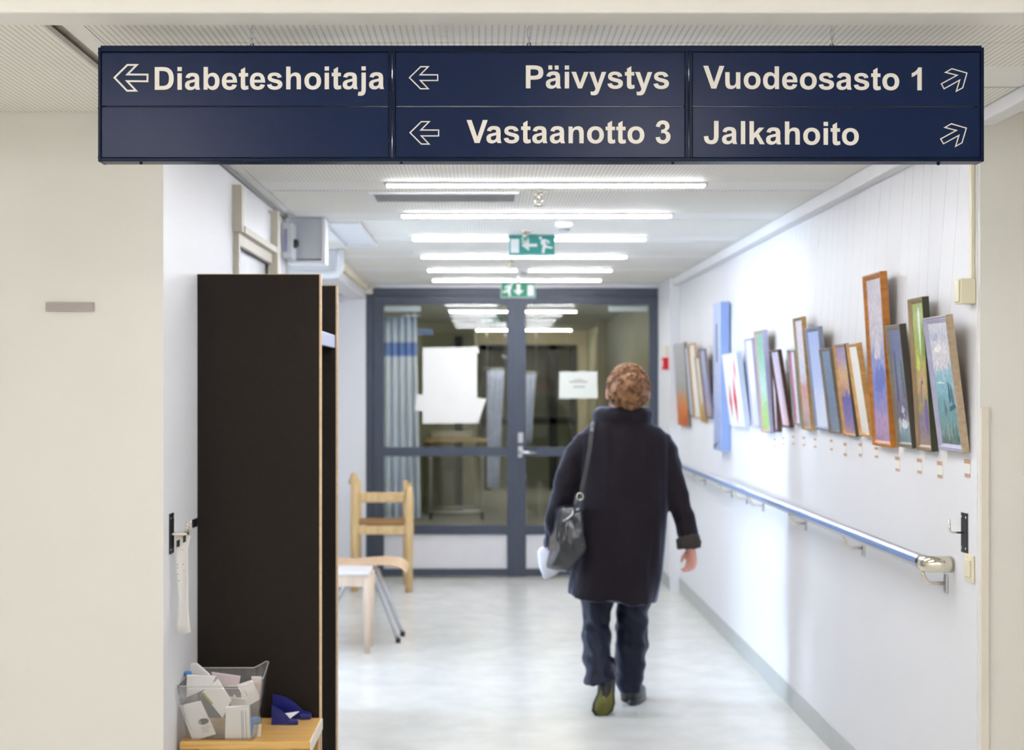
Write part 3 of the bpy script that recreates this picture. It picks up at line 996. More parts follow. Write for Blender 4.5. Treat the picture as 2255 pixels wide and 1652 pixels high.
# duct box, control unit and conduit at the end of the left wall
DUCTG = mat('duct_grey', (190, 193, 200), .5, var=.03)
db = thing('duct_box', 'grey square duct box under the ceiling at the passage corner', 'duct box', (-.85, 7.2, 2.104))
MB().bbox((-.938, 7.13, 2.125), (-.775, 7.26, ZC - .001), .004).build('box_body', DUCTG, db)
MB().bbox((-.775, 7.125, 2.12), (-.757, 7.26, ZC - .001), .003).build('side_trim', WHITE, db)
MB().bbox((-.938, 7.125, 2.104), (-.757, 7.26, 2.1195), .003).build('bottom_trim', WHITE, db)
cu = thing('control_unit', 'pale wall-mounted control unit with black lens on the corner beside the duct box', 'control unit', (-.915, 7.1, 2.12))
cz0, cz1 = EYE + (VY - 574) / 466, EYE + (VY - 496) / 466
MB().bbox((XL + .001, 6.95, cz0), (XL + .052, 7.09, cz1), .008).build('unit_body', mat('unit_white', (214, 216, 220), .45), cu)
MB().bbox((XL + .012, 6.946, cz0 + .03), (XL + .028, 6.951, cz1 - .03), .001).build('display_strip', mat('unit_lilac', (150, 152, 186), .4), cu)
MB().lathe((XL + .052, 7.01, (cz0 + cz1) / 2 - .01), [(0, 0), (.022, 0), (.020, .014), (.012, .022), (0, .023)], 16, axis='X').build('lens', BLACK, cu)
cd = thing('conduit', 'thin white conduit running up the wall through the pale control unit', 'conduit', (-.93, 7.1, 1.9))
MB().tube([(XL + .018, 7.02, cz1 - .002), (XL + .018, 7.02, ZC - .02)], .009, 8).build('pipe', WHITE, cd)
MB().tube([(XL + .018, 7.02, .11), (XL + .018, 7.02, cz0 + .002)], .009, 8).build('pipe', WHITE, cd)

# insulated pipe crossing the passage mouth and turning up at the corner
pw = thing('white_pipe', 'fat white pipe running along the passage wall and turning at its corner', 'pipe', (-1.4, 8.76, 2.16))
MB().tube([(-2.19, 8.78, 2.172), (-.905, 8.78, 2.172), (-.865, 8.78, 2.178), (-.848, 8.78, 2.20), (-.845, 8.78, 2.23), (-.845, 8.78, ZC - .002)], .024, 14).build('pipe_run', WHITE, pw)

# small sensor box on the corner of the glass doors
sb = thing('sensor_box', 'small beige sensor box on the top corner of the glass door frame', 'sensor', (DX(813), 11.8, DZ(648)))
MB().bbox((DX(804), 11.80, DZ(648)), (DX(822), 11.87, DZ(618)), .006).build('box_body', mat('sensor_beige', (222, 216, 200), .5), sb)
MB().lathe((DX(813), 11.80, DZ(634)), [(0, -.004), (.012, -.003), (.014, 0), (0, .001)], 12, axis='Y').build('sensor_window', mat('sensor_grey', (120, 130, 132), .4), sb)
#SPLIT2

# ------------------------------------------------------------------ paintings leaning on the right wall
GOLD = wood('old_gold_frame', (150, 118, 66), (186, 152, 96), .4, (6, 6, 30))
FR = {
 'lavender': mat('lavender_frame', (172, 170, 194), .45, var=.08, scale=40, bump=.3, bscale=120),
 'tan_side': mat('weathered_tan', (176, 156, 130), .55, var=.18, scale=60, bump=.3, bscale=150),
 'bronze': mat('bronze_frame', (150, 128, 96), .4, .2, var=.12, scale=30),
 'darkgreen': mat('dark_green_side', (50, 54, 28), .5, var=.1),
 'grey': mat('grey_brown_frame', (128, 120, 108), .45, .2, var=.12, scale=30),
 'darkgrey': mat('dark_grey_side', (76, 70, 62), .5, var=.1),
 'oak': wood('oak_frame', (150, 92, 28), (186, 120, 44), .35, (6, 6, 30)),
 'tan': wood('tan_frame', (186, 140, 82), (208, 166, 108), .4, (6, 6, 30)),
 'steelblue': mat('blue_grey_frame', (136, 144, 168), .45, .2, var=.08, scale=30),
 'gold': GOLD,
 'palegreen': mat('pale_green_frame', (150, 160, 150), .5, var=.08),
 'darkbrown': wood('dark_brown_frame', (62, 36, 30), (84, 52, 44), .4, (6, 6, 30)),
 'pinkbrown': mat('pink_brown_frame', (186, 160, 150), .5, var=.06),
 'lilac': mat('lilac_side', (178, 178, 210), .5, var=.05),
 'white': mat('white_frame', (226, 222, 214), .5, var=.04),
 'bluelit': mat('blue_lit_side', (206, 220, 240), .5, var=.03),  # white canvas edge with the light on it put into the colour
 'skyblue': mat('sky_blue_side', (150, 176, 230), .5, var=.05),
 'purple': mat('purple_grey_frame', (118, 108, 128), .5, var=.08),
}


def painting(label, BL, BR, TR, t, front, side, bw, stops, wire=True, axis=2, dabs=.22, mix=.10, framed=True, extra=None):
    Xb = XR - t - .003
    Yn = F * Xb / (BR[0] - VX)
    Yf = F * Xb / (BL - VX)
    zb = EYE - (BR[1] - VY) * Yn / F
    zt = EYE - (TR[1] - VY) * Yn / F
    Xt = (TR[0] - VX) * Yn / F
    Xt = min(Xt, Xb - .006)
    u = Vector((Xt - Xb, 0, zt - zb)); H = u.length; u.normalize()
    w = Vector((0, 1, 0))                       # from the near edge to the far edge
    n = Vector((-u.z, 0, u.x))                  # out of the picture, into the corridor
    if n.x > 0:
        n = -n
    O = Vector((Xb, Yn, zb)); W = Yf - Yn
    def q(a, b_, d):
        return O + w * a + u * b_ + n * d
    root = thing('framed_painting' if framed else 'canvas_painting', label, 'painting', q(W / 2, 0, 0), 'paintings on the corridor wall')
    fm, sm_ = FR[front], FR[side]
    if framed:
        prof = [(0, -t), (0, -.001), (.002, 0), (bw * .25, .0), (bw * .34, -.004), (bw * .5, -.002), (bw * .72, -.006), (bw, -.009), (bw, -t * .7)]
        rings = []
        for ins, d in prof:
            rings.append([q(ins, ins, d), q(W - ins, ins, d), q(W - ins, H - ins, d), q(ins, H - ins, d)])
        mb = MB()
        for i in range(len(prof) - 1):
            mb.loft([rings[i], rings[i + 1]], cap=False, mi=1 if i < 2 else 0, smooth=False)
        mb.build('frame', [fm, sm_], root)
        mb = MB().box((0, 0, 0), (1, 1, 1))
        mb.v = [q(bw * .9 + p.x * (W - 1.8 * bw), bw * .9 + p.z * (H - 1.8 * bw), -.010 - p.y * .004) for p in mb.v]
        mb.build('picture', paint('picture_' + str(len(MATS)), stops, mix=mix, dabs=dabs, axis=axis), root)
        mb = MB().box((0, 0, 0), (1, 1, 1))
        mb.v = [q(.004 + p.x * (W - .008), .004 + p.z * (H - .008), -t * .72 - p.y * .003) for p in mb.v]
        mb.build('backing_board', mat('backing_card', (150, 124, 90), .7), root)
    else:
        mb = MB().box((0, 0, 0), (1, 1, 1))
        mb.v = [q(p.x * W, p.z * H, -p.y * t) for p in mb.v]
        o = mb.build('canvas', [paint('picture_' + str(len(MATS)), stops, mix=mix, dabs=dabs, axis=axis), sm_], root)
        for p in o.data.polygons:
            if p.normal.dot(n) < .9:
                p.material_index = 1
    if extra:
        extra(root, q, W, H, t)
    if wire:
        for a in (W * .22, W * .78):
            MB().tube([q(a, H - .03, -t - .001), Vector((XR - .010, Yn + a, 2.268))], .0004, 5).build('hanging_wire', mat('nylon_wire', (222, 222, 226), .4), root)
    return root


def dabs_on(specs):
    """painted marks: (colour, [(across, up), ...]) polygons in shares of the picture"""
    def f(root, q, W, H, t):
        for i, (rgb, poly) in enumerate(specs):
            m = mat('dab_%d_%d_%d' % rgb, rgb, .5, var=.15, scale=60)
            MB().prism([q(W * (.12 + .76 * (1 - a)), H * (.06 + .88 * b), -.0094) for a, b in poly], Vector((-.0005, 0, 0))).build('brush_stroke', m, root)
    return f


SEA = dabs_on([((70, 98, 120), [(.62, .40), (.66, .52), (.70, .50), (.70, .36), (.66, .34)]), ((86, 110, 128), [(.72, .38), (.78, .50), (.84, .46), (.86, .34), (.80, .32)]), ((104, 120, 128), [(.30, .26), (.36, .38), (.42, .28), (.40, .22)]),
               ((48, 84, 110), [(.60, .30), (.92, .33), (.94, .30), (.62, .27)]), ((150, 170, 160), [(.40, .02), (.42, .16), (.46, .16), (.46, .02)]), ((214, 222, 224), [(.05, .50), (.25, .52), (.50, .505), (.5, .498), (.2, .50)]),
               ((94, 128, 120), [(.60, .02), (.66, .20), (.72, .04)]), ((80, 110, 112), [(.76, .0), (.82, .16), (.9, .02)]), ((236, 234, 234), [(.1, .78), (.4, .84), (.6, .80), (.4, .76)]), ((170, 178, 200), [(.05, .88), (.35, .93), (.4, .89), (.2, .86)])])
PARK = dabs_on([((246, 248, 240), [(.48, .70), (.42, .96), (.56, 1.0), (.62, .94), (.58, .72), (.53, .64)]), ((96, 92, 130), [(.30, .30), (.36, .42), (.46, .47), (.54, .43), (.50, .42), (.44, .44), (.38, .38), (.34, .28)]), ((110, 92, 150), [(.55, .16), (.58, .30), (.74, .32), (.80, .18), (.7, .06)]),
                ((196, 160, 120), [(.15, .42), (.3, .52), (.6, .50), (.8, .44), (.5, .46)]), ((110, 140, 50), [(.66, .60), (.70, .84), (.90, .92), (.94, .66)]), ((206, 214, 110), [(.1, .55), (.2, .66), (.45, .58), (.3, .52)])])
WOOD = dabs_on([((220, 222, 224), [(.25, .12), (.4, .20), (.62, .17), (.75, .12), (.5, .10)]), ((196, 190, 204), [(.35, .26), (.45, .32), (.66, .28), (.5, .24)]), ((78, 78, 112), [(.1, .35), (.16, .8), (.28, .84), (.26, .36)]), ((84, 96, 116), [(.6, .40), (.66, .74), (.80, .7), (.78, .38)])])
MOUNT = dabs_on([((206, 200, 210), [(.2, .52), (.35, .62), (.5, .66), (.7, .58), (.6, .5), (.5, .53), (.4, .50)]), ((96, 108, 178), [(.1, .30), (.3, .46), (.5, .42), (.7, .48), (.9, .36), (.6, .28)])])


def zz(x, y, k=.357, ox=1450, oy=560):
    return (ox + x * k, oy + y * k)


K8 = (.2422, 1470, 640)
painting('seascape painting with clouds in a lavender grey frame, first from the hall corner', 2066.7, (2119, 997.5), (2081, 693.5), .023, 'lavender', 'tan_side', .020,
         [(0.02, (92, 108, 100)), (.12, (116, 146, 140)), (.3, (104, 150, 156)), (.5, (132, 178, 190)), (.60, (150, 186, 200)), (.64, (206, 200, 206)), (.78, (214, 210, 214)), (.9, (186, 190, 206)), (1, (206, 204, 210))],
         extra=SEA)
painting('bright green park painting with a white waterfall, dark green frame edge', 2018, (2051.5, 995.5), (2030, 653), .022, 'bronze', 'darkgreen', .018,
         [(0, (150, 128, 120)), (.18, (128, 112, 146)), (.3, (150, 140, 96)), (.42, (190, 154, 116)), (.55, (170, 160, 84)), (.75, (150, 176, 84)), (.9, (172, 190, 120)), (1, (150, 170, 100))], extra=PARK)
painting('dark blue-grey woodland painting in a grey-brown frame before the tall oak one', 1975.5, (2009, 988), (1979.5, 713.5), .024, 'grey', 'darkgrey', .018,
         [(0, (110, 134, 140)), (.12, (128, 150, 160)), (.18, (200, 204, 206)), (.23, (84, 84, 108)), (.45, (122, 112, 136)), (.6, (112, 128, 140)), (.8, (98, 106, 146)), (1, (104, 108, 142))], extra=WOOD)
painting('tallest painting, lilac and blue, in a wide orange-brown oak frame', 1921, (1961, 986.6), (1937, 597.5), .026, 'oak', 'oak', .020,
         [(0, (160, 134, 168)), (.12, (172, 142, 176)), (.3, (112, 124, 186)), (.5, (128, 138, 192)), (.62, (190, 186, 200)), (.8, (198, 190, 200)), (1, (186, 180, 192))], extra=MOUNT)
painting('almost blank white picture in a tan wood frame leaning beside the tall oak one', 1892, (1916, 963), (1884.5, 756), .022, 'tan', 'tan', .012,
         [(0, (228, 224, 216)), (.5, (236, 233, 228)), (1, (240, 238, 234))], dabs=.03)
painting('sunset painting in violet and gold in a tan frame with dark edge', 1857, (1884.5, 963), (1859, 757), .018, 'tan', 'darkgrey', .010,
         [(0, (176, 144, 150)), (.15, (130, 118, 170)), (.45, (84, 84, 156)), (.52, (190, 150, 128)), (.68, (206, 172, 124)), (.82, (176, 152, 176)), (1, (150, 140, 176))])
painting('plain slate blue painting in a thin grey frame beside the violet sunset', 1826, (1849.5, 956), (1825, 767), .018, 'grey', 'grey', .010,
         [(0, (128, 142, 160)), (.4, (110, 128, 152)), (1, (116, 138, 164))])
painting('pale sky blue picture in a blue-grey moulded frame', 1794.5, (1824.5, 949), (1800, 719), .020, 'steelblue', 'steelblue', .018,
         [(0, (222, 226, 240)), (.25, (214, 220, 240)), (.5, (186, 200, 236)), (1, (166, 184, 228))], dabs=.06)
painting('narrow tall picture with pale pink scene in a gold-brown frame', 1766, (1786, 949), (1764, 697.5), .022, 'bronze', 'gold', .014,
         [(0, (160, 140, 140)), (.2, (200, 168, 164)), (.38, (196, 140, 130)), (.5, (206, 206, 222)), (1, (220, 212, 220))])
painting('white picture with a magenta streak in a pale green frame', 1746.5, (1761, 937), (1747, 771), .016, 'palegreen', 'palegreen', .008,
         [(0, (236, 226, 236)), (.35, (240, 236, 240)), (.6, (236, 236, 240)), (.78, (214, 110, 180)), (1, (206, 84, 160))], axis=1, mix=.03)
painting('pink-white picture in a dark brown frame, tilted beside the magenta streak one', 1719, (1739, 943), (1712, 770), .020, 'darkbrown', 'darkbrown', .010,
         [(0, (232, 196, 206)), (.4, (216, 200, 216)), (1, (190, 184, 204))])
painting('small half-hidden pale violet picture with dark brown edge, behind the dark brown frame', 1703, (1712, 952), (1703, 783), .020, 'darkbrown', 'darkbrown', .008,
         [(0, (176, 160, 170)), (.5, (206, 196, 200)), (1, (190, 190, 214))], wire=False)
painting('soft green landscape in a pinkish brown frame with lilac side', 1676, (1696, 955), (1678, 726), .026, 'pinkbrown', 'lilac', .016,
         [(0, (160, 190, 110)), (.22, (160, 196, 130)), (.45, (176, 206, 200)), (.7, (140, 186, 164)), (1, (128, 172, 150))])
painting('white and pale lilac picture in a lilac frame beside the green landscape', 1655, (1672, 943), (1654, 744), .018, 'lilac', 'lilac', .012,
         [(0, (206, 208, 244)), (.3, (214, 214, 244)), (.6, (236, 236, 246)), (1, (226, 228, 244))], dabs=.05)


def strokes(root, q, W, H, t):
    rm = mat('red_brush_paint', (206, 56, 60), .5, var=.1)
    for a0, b0, a1, b1, wd in ((.72, .10, .70, .58, .10), (.40, .03, .36, .72, .12), (.22, .62, .20, .95, .06)):
        pts = [q(W * (a0 + wd * .2), H * b0, .001), q(W * (a0 + wd), H * (b0 + (b1 - b0) * .5), .001), q(W * a1, H * b1, .001), q(W * (a0 - wd * .6), H * (b0 + (b1 - b0) * .45), .001)]
        MB().prism(pts, n_out * .0008).build('brush_stroke', rm, root)


n_out = Vector((-1, 0, 0))
painting('white canvas with three red strokes and blue-lit side, no frame', 1608, (1641, 940), (1621, 777), .030, 'white', 'bluelit', .01,
         [(0, (236, 238, 244)), (.5, (242, 242, 246)), (1, (236, 236, 242))], framed=False, dabs=.03, extra=strokes)


def slits(root, q, W, H, t):
    dm = mat('slit_paint', (52, 62, 84), .5)
    MB().prism([q(W * .44, H * .60, .001), q(W * .58, H * .60, .001), q(W * .58, H * .86, .001), q(W * .44, H * .86, .001)], n_out * .0008).build('dark_slit', dm, root)
    MB().prism([q(W * .30, H * .06, .001), q(W * .45, H * .05, .001), q(W * .95, H * .0, .001), q(W * .98, H * .03, .001)], n_out * .0008).build('dark_slash', dm, root)


painting('tall pale blue frameless panel painted with one dark slit', 1572, (1589, 994), (1589, 665), .052, 'skyblue', 'skyblue', .01,
         [(0, (150, 164, 200)), (.3, (160, 172, 206)), (.5, (176, 184, 212)), (.8, (188, 200, 232)), (1, (184, 198, 232))], framed=False, extra=slits, dabs=.12)
painting('small dusky picture in a purple-grey frame beside the tall blue panel', 1555, (1568, 923), (1550, 768), .016, 'purple', 'purple', .010,
         [(0, (176, 150, 140)), (.4, (150, 150, 176)), (1, (176, 180, 190))], wire=False)
painting('small cream picture with golden lower edge in a brown frame', 1543.5, (1553.5, 931), (1538, 785), .016, 'gold', 'gold', .010,
         [(0, (150, 118, 50)), (.22, (176, 146, 72)), (.34, (214, 208, 196)), (1, (222, 218, 208))], wire=False)
painting('small white picture in a beige frame near the far end of the row', 1529, (1543, 922), (1528, 756), .016, 'tan', 'tan', .007,
         [(0, (232, 228, 218)), (.5, (238, 235, 228)), (1, (228, 226, 220))], wire=False, dabs=.04)
painting('small pale blue picture in a grey frame, second from the far end', 1518.5, (1526, 918.5), (1513, 765), .014, 'grey', 'grey', .006,
         [(0, (196, 204, 220)), (1, (206, 216, 236))], wire=False, dabs=.06)
painting('grey canvas with rust-orange lower half, last of the row before the doors', 1493, (1516.5, 940), (1506, 754), .018, 'grey', 'grey', .006,
         [(0, (176, 84, 26)), (.2, (196, 106, 40)), (.34, (190, 130, 84)), (.42, (160, 158, 156)), (1, (176, 178, 180))], wire=False, framed=False, dabs=.12)

# caption cards taped below the paintings, and the paper tabs above them
TAPE = mat('masking_tape', (196, 158, 130), .6, var=.05)
CARDS = [(2131.5, 1011.5, 1051, 'seascape'), (2071, 1016, 1053, 'green park painting'), (2026, 1010, 1043, 'dark woodland painting'), (1977.5, 1006, 1038, 'woodland frame\'s dark edge'),
         (1931, 985, 1008, 'tall oak-framed painting'), (1896, 976, 1005, 'blank white picture'), (1862, 975, 1004, 'violet sunset'), (1832, 968, 992, 'slate blue painting'),
         (1796, 965, 986, 'pale sky blue picture'), (1771, 962, 982, 'gold-brown narrow picture'), (1748, 960, 979, 'pale green frame'), (1726, 963, 979, 'dark brown frame'), (1707, 966, 984, 'soft green landscape')]
for i, (px, ya, yb, what) in enumerate(CARDS):
    Yc = F * XR / (px - VX)
    za, zb_ = EYE - (yb - VY) * Yc / F, EYE - (ya - VY) * Yc / F
    hw = .026 if i < 4 else .022
    t = thing('caption_card', 'white caption card taped on the wall below the ' + what, 'label', (XR - .002, Yc, za), 'caption cards below the paintings')
    MB().box((XR - .0022, Yc - hw, za), (XR - .0006, Yc + hw, zb_)).build('card', PAPER, t)
    k = (zb_ - za)
    MB().box((XR - .0032, Yc - hw * 1.02, za + k * .0), (XR - .0023, Yc + hw * .8, za + k * .20)).build('tape_strip', TAPE, t)
    MB().box((XR - .0032, Yc - hw * 1.02, zb_ - k * .24), (XR - .0023, Yc + hw * 1.02, zb_)).build('tape_strip', TAPE, t)
for px, ya, yb, what in ((1987, 988, 1006, 'woodland painting'), (2033.5, 994, 1012, 'green park painting'), (2081, 995, 1014, 'seascape')):
    Yc = F * XR / (px - VX)
    tag(MB().box((XR - .0012, Yc - .03, EYE - (yb - VY) * Yc / F), (XR - .0005, Yc + .03, EYE - (ya - 12 - VY) * Yc / F)).build('paper_tab', PAPER), 'plain white paper tab sticking out from under the ' + what, 'paper tab', 'paper tabs under the paintings')

# ------------------------------------------------------------------ handrail
RX, RZ, RR = 1.375, .968, .0225
hr = thing('handrail', 'long pale metal handrail with chrome elbow along the painting wall', 'handrail', (RX, 7.8, RZ - .1))
MB().tube([(RX, 4.675, RZ), (RX, 11.0, RZ)], RR, 20).build('rail', SATIN, hr)
m = MB()  # sky reflection on the rail, built in as a blue-grey strip
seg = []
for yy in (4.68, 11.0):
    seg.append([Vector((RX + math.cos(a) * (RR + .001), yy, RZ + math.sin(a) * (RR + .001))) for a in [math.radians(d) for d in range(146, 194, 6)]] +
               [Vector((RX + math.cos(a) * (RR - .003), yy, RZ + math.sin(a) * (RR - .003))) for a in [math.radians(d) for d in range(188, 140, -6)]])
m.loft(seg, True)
m.build('reflection_strip', mat('blue_grey_reflection', (120, 146, 196), .45), hr)
pts = [(RX, 4.70, RZ), (RX, 4.672, RZ), (RX + .006, 4.655, RZ), (RX + .02, 4.647, RZ), (RX + .045, 4.645, RZ), (1.446, 4.645, RZ)]
MB().tube(pts, .0255, 20).build('elbow', CHROME, hr)
for yb in (4.705, 5.73, 6.76, 7.79, 8.275, 8.78, 9.84):
    bk = MB().tube([(RX, yb, RZ - RR), (RX + .003, yb, RZ - .04), (RX + .012, yb, RZ - .058), (RX + .024, yb, RZ - .066), (1.447, yb, RZ - .067)], .0062, 8).build('bracket', CHROME, hr)
    m = MB().bbox((1.445, yb - .015, RZ - .098), (1.4515, yb + .015, RZ - .036), .002)
    for dz in (-.09, -.045):
        m.lathe((1.4455, yb, RZ + dz), [(0, -.003), (.004, -.002), (.004, .001), (0, .001)], 8, axis='X')
    m.build('wall_plate', STEEL, bk)

# ------------------------------------------------------------------ wall hooks
def wall_hook(xw, sgn, y0, z0, label):
    t = thing('wall_hook', label, 'hook', (xw, y0, z0 - .06))
    MB().box((xw + sgn * .0006, y0 - .028, z0 - .06), (xw + sgn * .004, y0 + .028, z0 + .06)).build('back_plate', BLACK, t)
    for dy in (-.02, .02):
        for dz in (-.047, .047):
            MB().lathe((xw + sgn * .004, y0 + dy, z0 + dz), [(.004, 0), (.004, sgn * .0015), (0, sgn * .0022)], 8, axis='X').build('screw', CHROME, t)
    return t


h1 = wall_hook(XR, -1, 4.527, 1.0775, 'black plate coat hook with bent steel prong above the handrail end')
MB().tube([(XR - .004, 4.527, 1.078), (XR - .038, 4.527, 1.078), (XR - .0445, 4.527, 1.081), (XR - .047, 4.527, 1.088), (XR - .048, 4.527, 1.118)], .0032, 8).build('prong', CHROME, h1)
h2 = wall_hook(XL, 1, 4.505, 1.078, 'black plate coat hook on the narrow wall beside the coat rack')
MB().bbox((XL + .004, 4.49, 1.073), (XL + .052, 4.52, 1.081), .002).build('hook_arm', CHROME, h2)
MB().tube([(XL + .046, 4.497, 1.08), (XL + .050, 4.497, 1.09), (XL + .051, 4.497, 1.112)], .003, 8).build('prong', CHROME, h2)
MB().tube([(XL + .046, 4.515, 1.08), (XL + .056, 4.515, 1.09), (XL + .058, 4.515, 1.118)], .003, 8).build('prong', CHROME, h2)
tag(MB().bbox((XL + .0006, 4.83, 1.064), (XL + .004, 4.905, 1.09), .001).build('black_plate', BLACK), 'small square black plate on the wall between hook and coat rack', 'plate')

# paper strip hanging from the hook
pt = thing('paper_strip', 'long curling white paper strip hanging from the coat hook beside the rack', 'paper', (XL + .03, 4.52, .78))
rows = []
prof = [(386, 421, 1180, 0), (387, 417, 1192, 0), (387, 414.5, 1210, 0), (388, 414.5, 1250, .002), (391, 415, 1290, .004), (393, 415, 1320, .004), (392, 416, 1350, .002), (388.5, 418, 1375, .0), (387, 421, 1392, -.003)]
mb = MB()
rws = []
for xa_, xb2, yy, d in prof:
    r = []
    for k in range(7):
        f = k / 6
        Yk = 4.51 + .03 * math.sin(f * 3.1 + yy * .01) * .3
        r.append(P(xa_ + (xb2 - xa_) * f, yy + 4 * math.sin(f * 3.1) * (1 if yy > 1380 else 0), Yk + d))
    rws.append(r)
vs = [p for r in rws for p in r]
fs = [(i * 7 + j, i * 7 + j + 1, (i + 1) * 7 + j + 1, (i + 1) * 7 + j) for i in range(len(rws) - 1) for j in range(6)]
mb.add(vs, fs, 0, True)
o = mb.build('strip', PAPER, pt)
sd = o.modifiers.new('thickness', 'SOLIDIFY'); sd.thickness = .0006
for xa_, xb2, ya, yb in ((389, 396, 1188, 1206), (403, 409.5, 1178, 1196)):
    MB().prism([P(xa_, ya + 3, 4.5), P(xb2, ya, 4.5), P(xb2, yb - 3, 4.5), P(xa_, yb, 4.5)], (0, -.0008, 0)).build('printed_mark', BLACK, pt)
GREYINK = mat('grey_ink', (168, 160, 160), .7)
for px, py in ((391, 1243), (391.5, 1250), (392, 1264), (394, 1278), (404, 1242), (405, 1256), (402, 1210)):
    MB().prism([P(px - 1.6, py + .6, 4.5), P(px + 1.6, py - .6, 4.5), P(px + 1.6, py + 1, 4.5), P(px - 1.6, py + 2.2, 4.5)], (0, -.0006, 0)).build('printed_mark', GREYINK, pt)

# ------------------------------------------------------------------ boxes and plates on the hall corner walls
CREAMPL = mat('cream_plastic', (232, 224, 196), .45, var=.015)
jb = thing('junction_box', 'square cream junction box on the corner beside the seascape painting', 'junction box', (1.42, 4.47, EYE + (VY - 670) / 750))
zA, zB = EYE + (VY - 669) * 4.43 / F, EYE + (VY - 613) * 4.43 / F
MB().bbox((XR - .046, 4.425, zA), (XR - .0006, 4.478, zB), .003).build('box_body', CREAMPL, jb)
MB().bbox((XR - .051, 4.432, zA + .006), (XR - .0465, 4.472, zB - .004), .002).build('box_lid', CREAMPL, jb)
MB().bbox((XR - .011, 4.435, zB + .0005), (XR - .0006, 4.455, ZC - .06), .001).build('cable_duct', CREAMPL, jb)
sw = thing('light_switch', 'cream light switch low on the wall between handrail end and corner', 'switch', (XR, 4.46, EYE - (1284 - VY) * 4.46 / F))
zA, zB = EYE - (1283 - VY) * 4.46 / F, EYE - (1222 - VY) * 4.46 / F
MB().bbox((XR - .008, 4.435, zA), (XR - .0006, 4.515, zB), .003).build('switch_plate', CREAMPL, sw)
MB().bbox((XR - .013, 4.45, zA + .016), (XR - .0082, 4.50, zB - .016), .002).build('rocker', CREAMPL, sw)
zA, zB = EYE + (VY - 686) * YN / F, EYE + (VY - 666) * YN / F
pl_ = thing('name_plate', 'small blank grey metal plate on the beige hall wall', 'plate', ((155 - VX) * YN / F, YN, zA))
MB().bbox(((102 - VX) * YN / F, YN - .010, zA), ((208 - VX) * YN / F, YN - .0006, zB), .0015).build('plate_body', mat('grey_plate', (176, 168, 164), .4, .3, var=.03), pl_)
MB().box(((104 - VX) * YN / F, YN - .0115, zA + .004), ((206 - VX) * YN / F, YN - .0101, zB - .004)).build('insert', mat('grey_insert', (172, 164, 162), .4), pl_)
# red call point by the doors
cp = thing('fire_call_point', 'small red fire call point on the white pilaster beside the doors', 'call point', (1.35, 11.25, EYE + (VY - 815) / 293))
zA, zB = EYE + (VY - 814) * 11.2 / F, EYE + (VY - 787) * 11.2 / F
MB().bbox((1.333, 11.2, zA), (1.3775, 11.29, zB), .004).build('call_body', RED, cp)
MB().bbox((1.331, 11.215, zA + .02), (1.3335, 11.275, zB - .025), .001).build('break_glass', PAPER, cp)
tag(MB().bbox((1.352, 11.2, EYE + (VY - 781) * 11.2 / F), (1.3775, 11.26, EYE + (VY - 761) * 11.2 / F), .003).build('small_box', CREAMPL), 'small cream box on the pilaster just above the red call point', 'box')

# ------------------------------------------------------------------ coat rack with dark end panels
Y1, Y2 = 4.92, 5.47
cx0, cx1 = (434.5 - VX) * Y1 / F, (703 - VX) * Y1 / F
zt = EYE + (VY - 604.5) * Y1 / F
cr_ = thing('coat_rack', 'tall dark brown coat rack with light wood edges standing against the wall', 'coat rack', ((cx0 + cx1) / 2, 5.2, 0))
for yy, lab_ in ((Y1, 0), (Y2, 1)):
    sp = MB().bbox((cx0, yy, 0), (cx1, yy + .022, zt), .001).build('side_panel', LAMINATE, cr_)
    MB().box((cx1 + .0002, yy + .0005, 0), (cx1 + .0065, yy + .0215, zt)).build('edge_band', EDGE, sp)
    MB().box((cx0 - .004, yy + .0005, 0), (cx0 - .0002, yy + .0215, zt)).build('edge_band', EDGE, sp)
    MB().box((cx0, yy + .0005, zt + .0002), (cx1, yy + .0215, zt + .002)).build('edge_band', EDGE, sp)
    if yy == Y1:
        for px in (481, 655):
            c = P(px, 731, Y1)
            MB().lathe((c.x, Y1, c.z), [(.0205, .0), (.0205, -.0008), (.019, -.0016), (0, -.0016)], 24, axis='Y').build('cover_cap', LAMINATE, sp)
zs = EYE + (VY - 754) * Y1 / F
MB().bbox((cx0, Y1 + .0225, zs), (cx1 - .018, Y2 - .0005, zs + .022), .001).build('hat_shelf', LAMINATE, cr_)
MB().bbox((cx1 - .0175, Y1 + .0225, zs - .004), (cx1 - .003, Y2 - .0005, zs + .042), .002).build('shelf_rail', mat('pale_rail', (188, 196, 222), .4, .2), cr_)
MB().tube([(cx0 + .2, Y1 + .0225, zs - .06), (cx0 + .2, Y2 - .0005, zs - .06)], .0125, 12).build('hanger_rod', STEEL, cr_)

# ------------------------------------------------------------------ bench below, with its bin and tray
HB = .435
Yf0, Yb0 = 4.572, 4.905
bx0, bx1 = -.930, (682 - VX) * Yf0 / F
bn = thing('wooden_bench', 'small light wooden bench in front of the coat rack', 'bench', ((bx0 + bx1) / 2, 4.74, 0))
MB().bbox((bx0, Yf0, HB - .022), (bx1, Yb0, HB), .002).build('bench_top', PINE, bn)
MB().box((bx1 + .0003, Yf0 + .002, HB - .036), (bx1 + .004, Yb0 - .002, HB - .001)).build('edge_strip', mat('pale_edge', (222, 214, 200), .5), bn)
MB().bbox((bx0 + .056, Yf0 + .012, HB - .11), (bx1 - .058, Yf0 + .03, HB - .0225), .001).build('apron', PINE_L, bn)
MB().bbox((bx0 + .056, Yb0 - .03, HB - .11), (bx1 - .058, Yb0 - .012, HB - .0225), .001).build('apron', PINE_L, bn)
for x in (bx0 + .002, bx1 - .057):
    for yy in (Yf0 + .004, Yb0 - .06):
        MB().bbox((x, yy, 0), (x + .053, yy + .055, HB - .0225), .002).build('leg', PINE_D, bn)

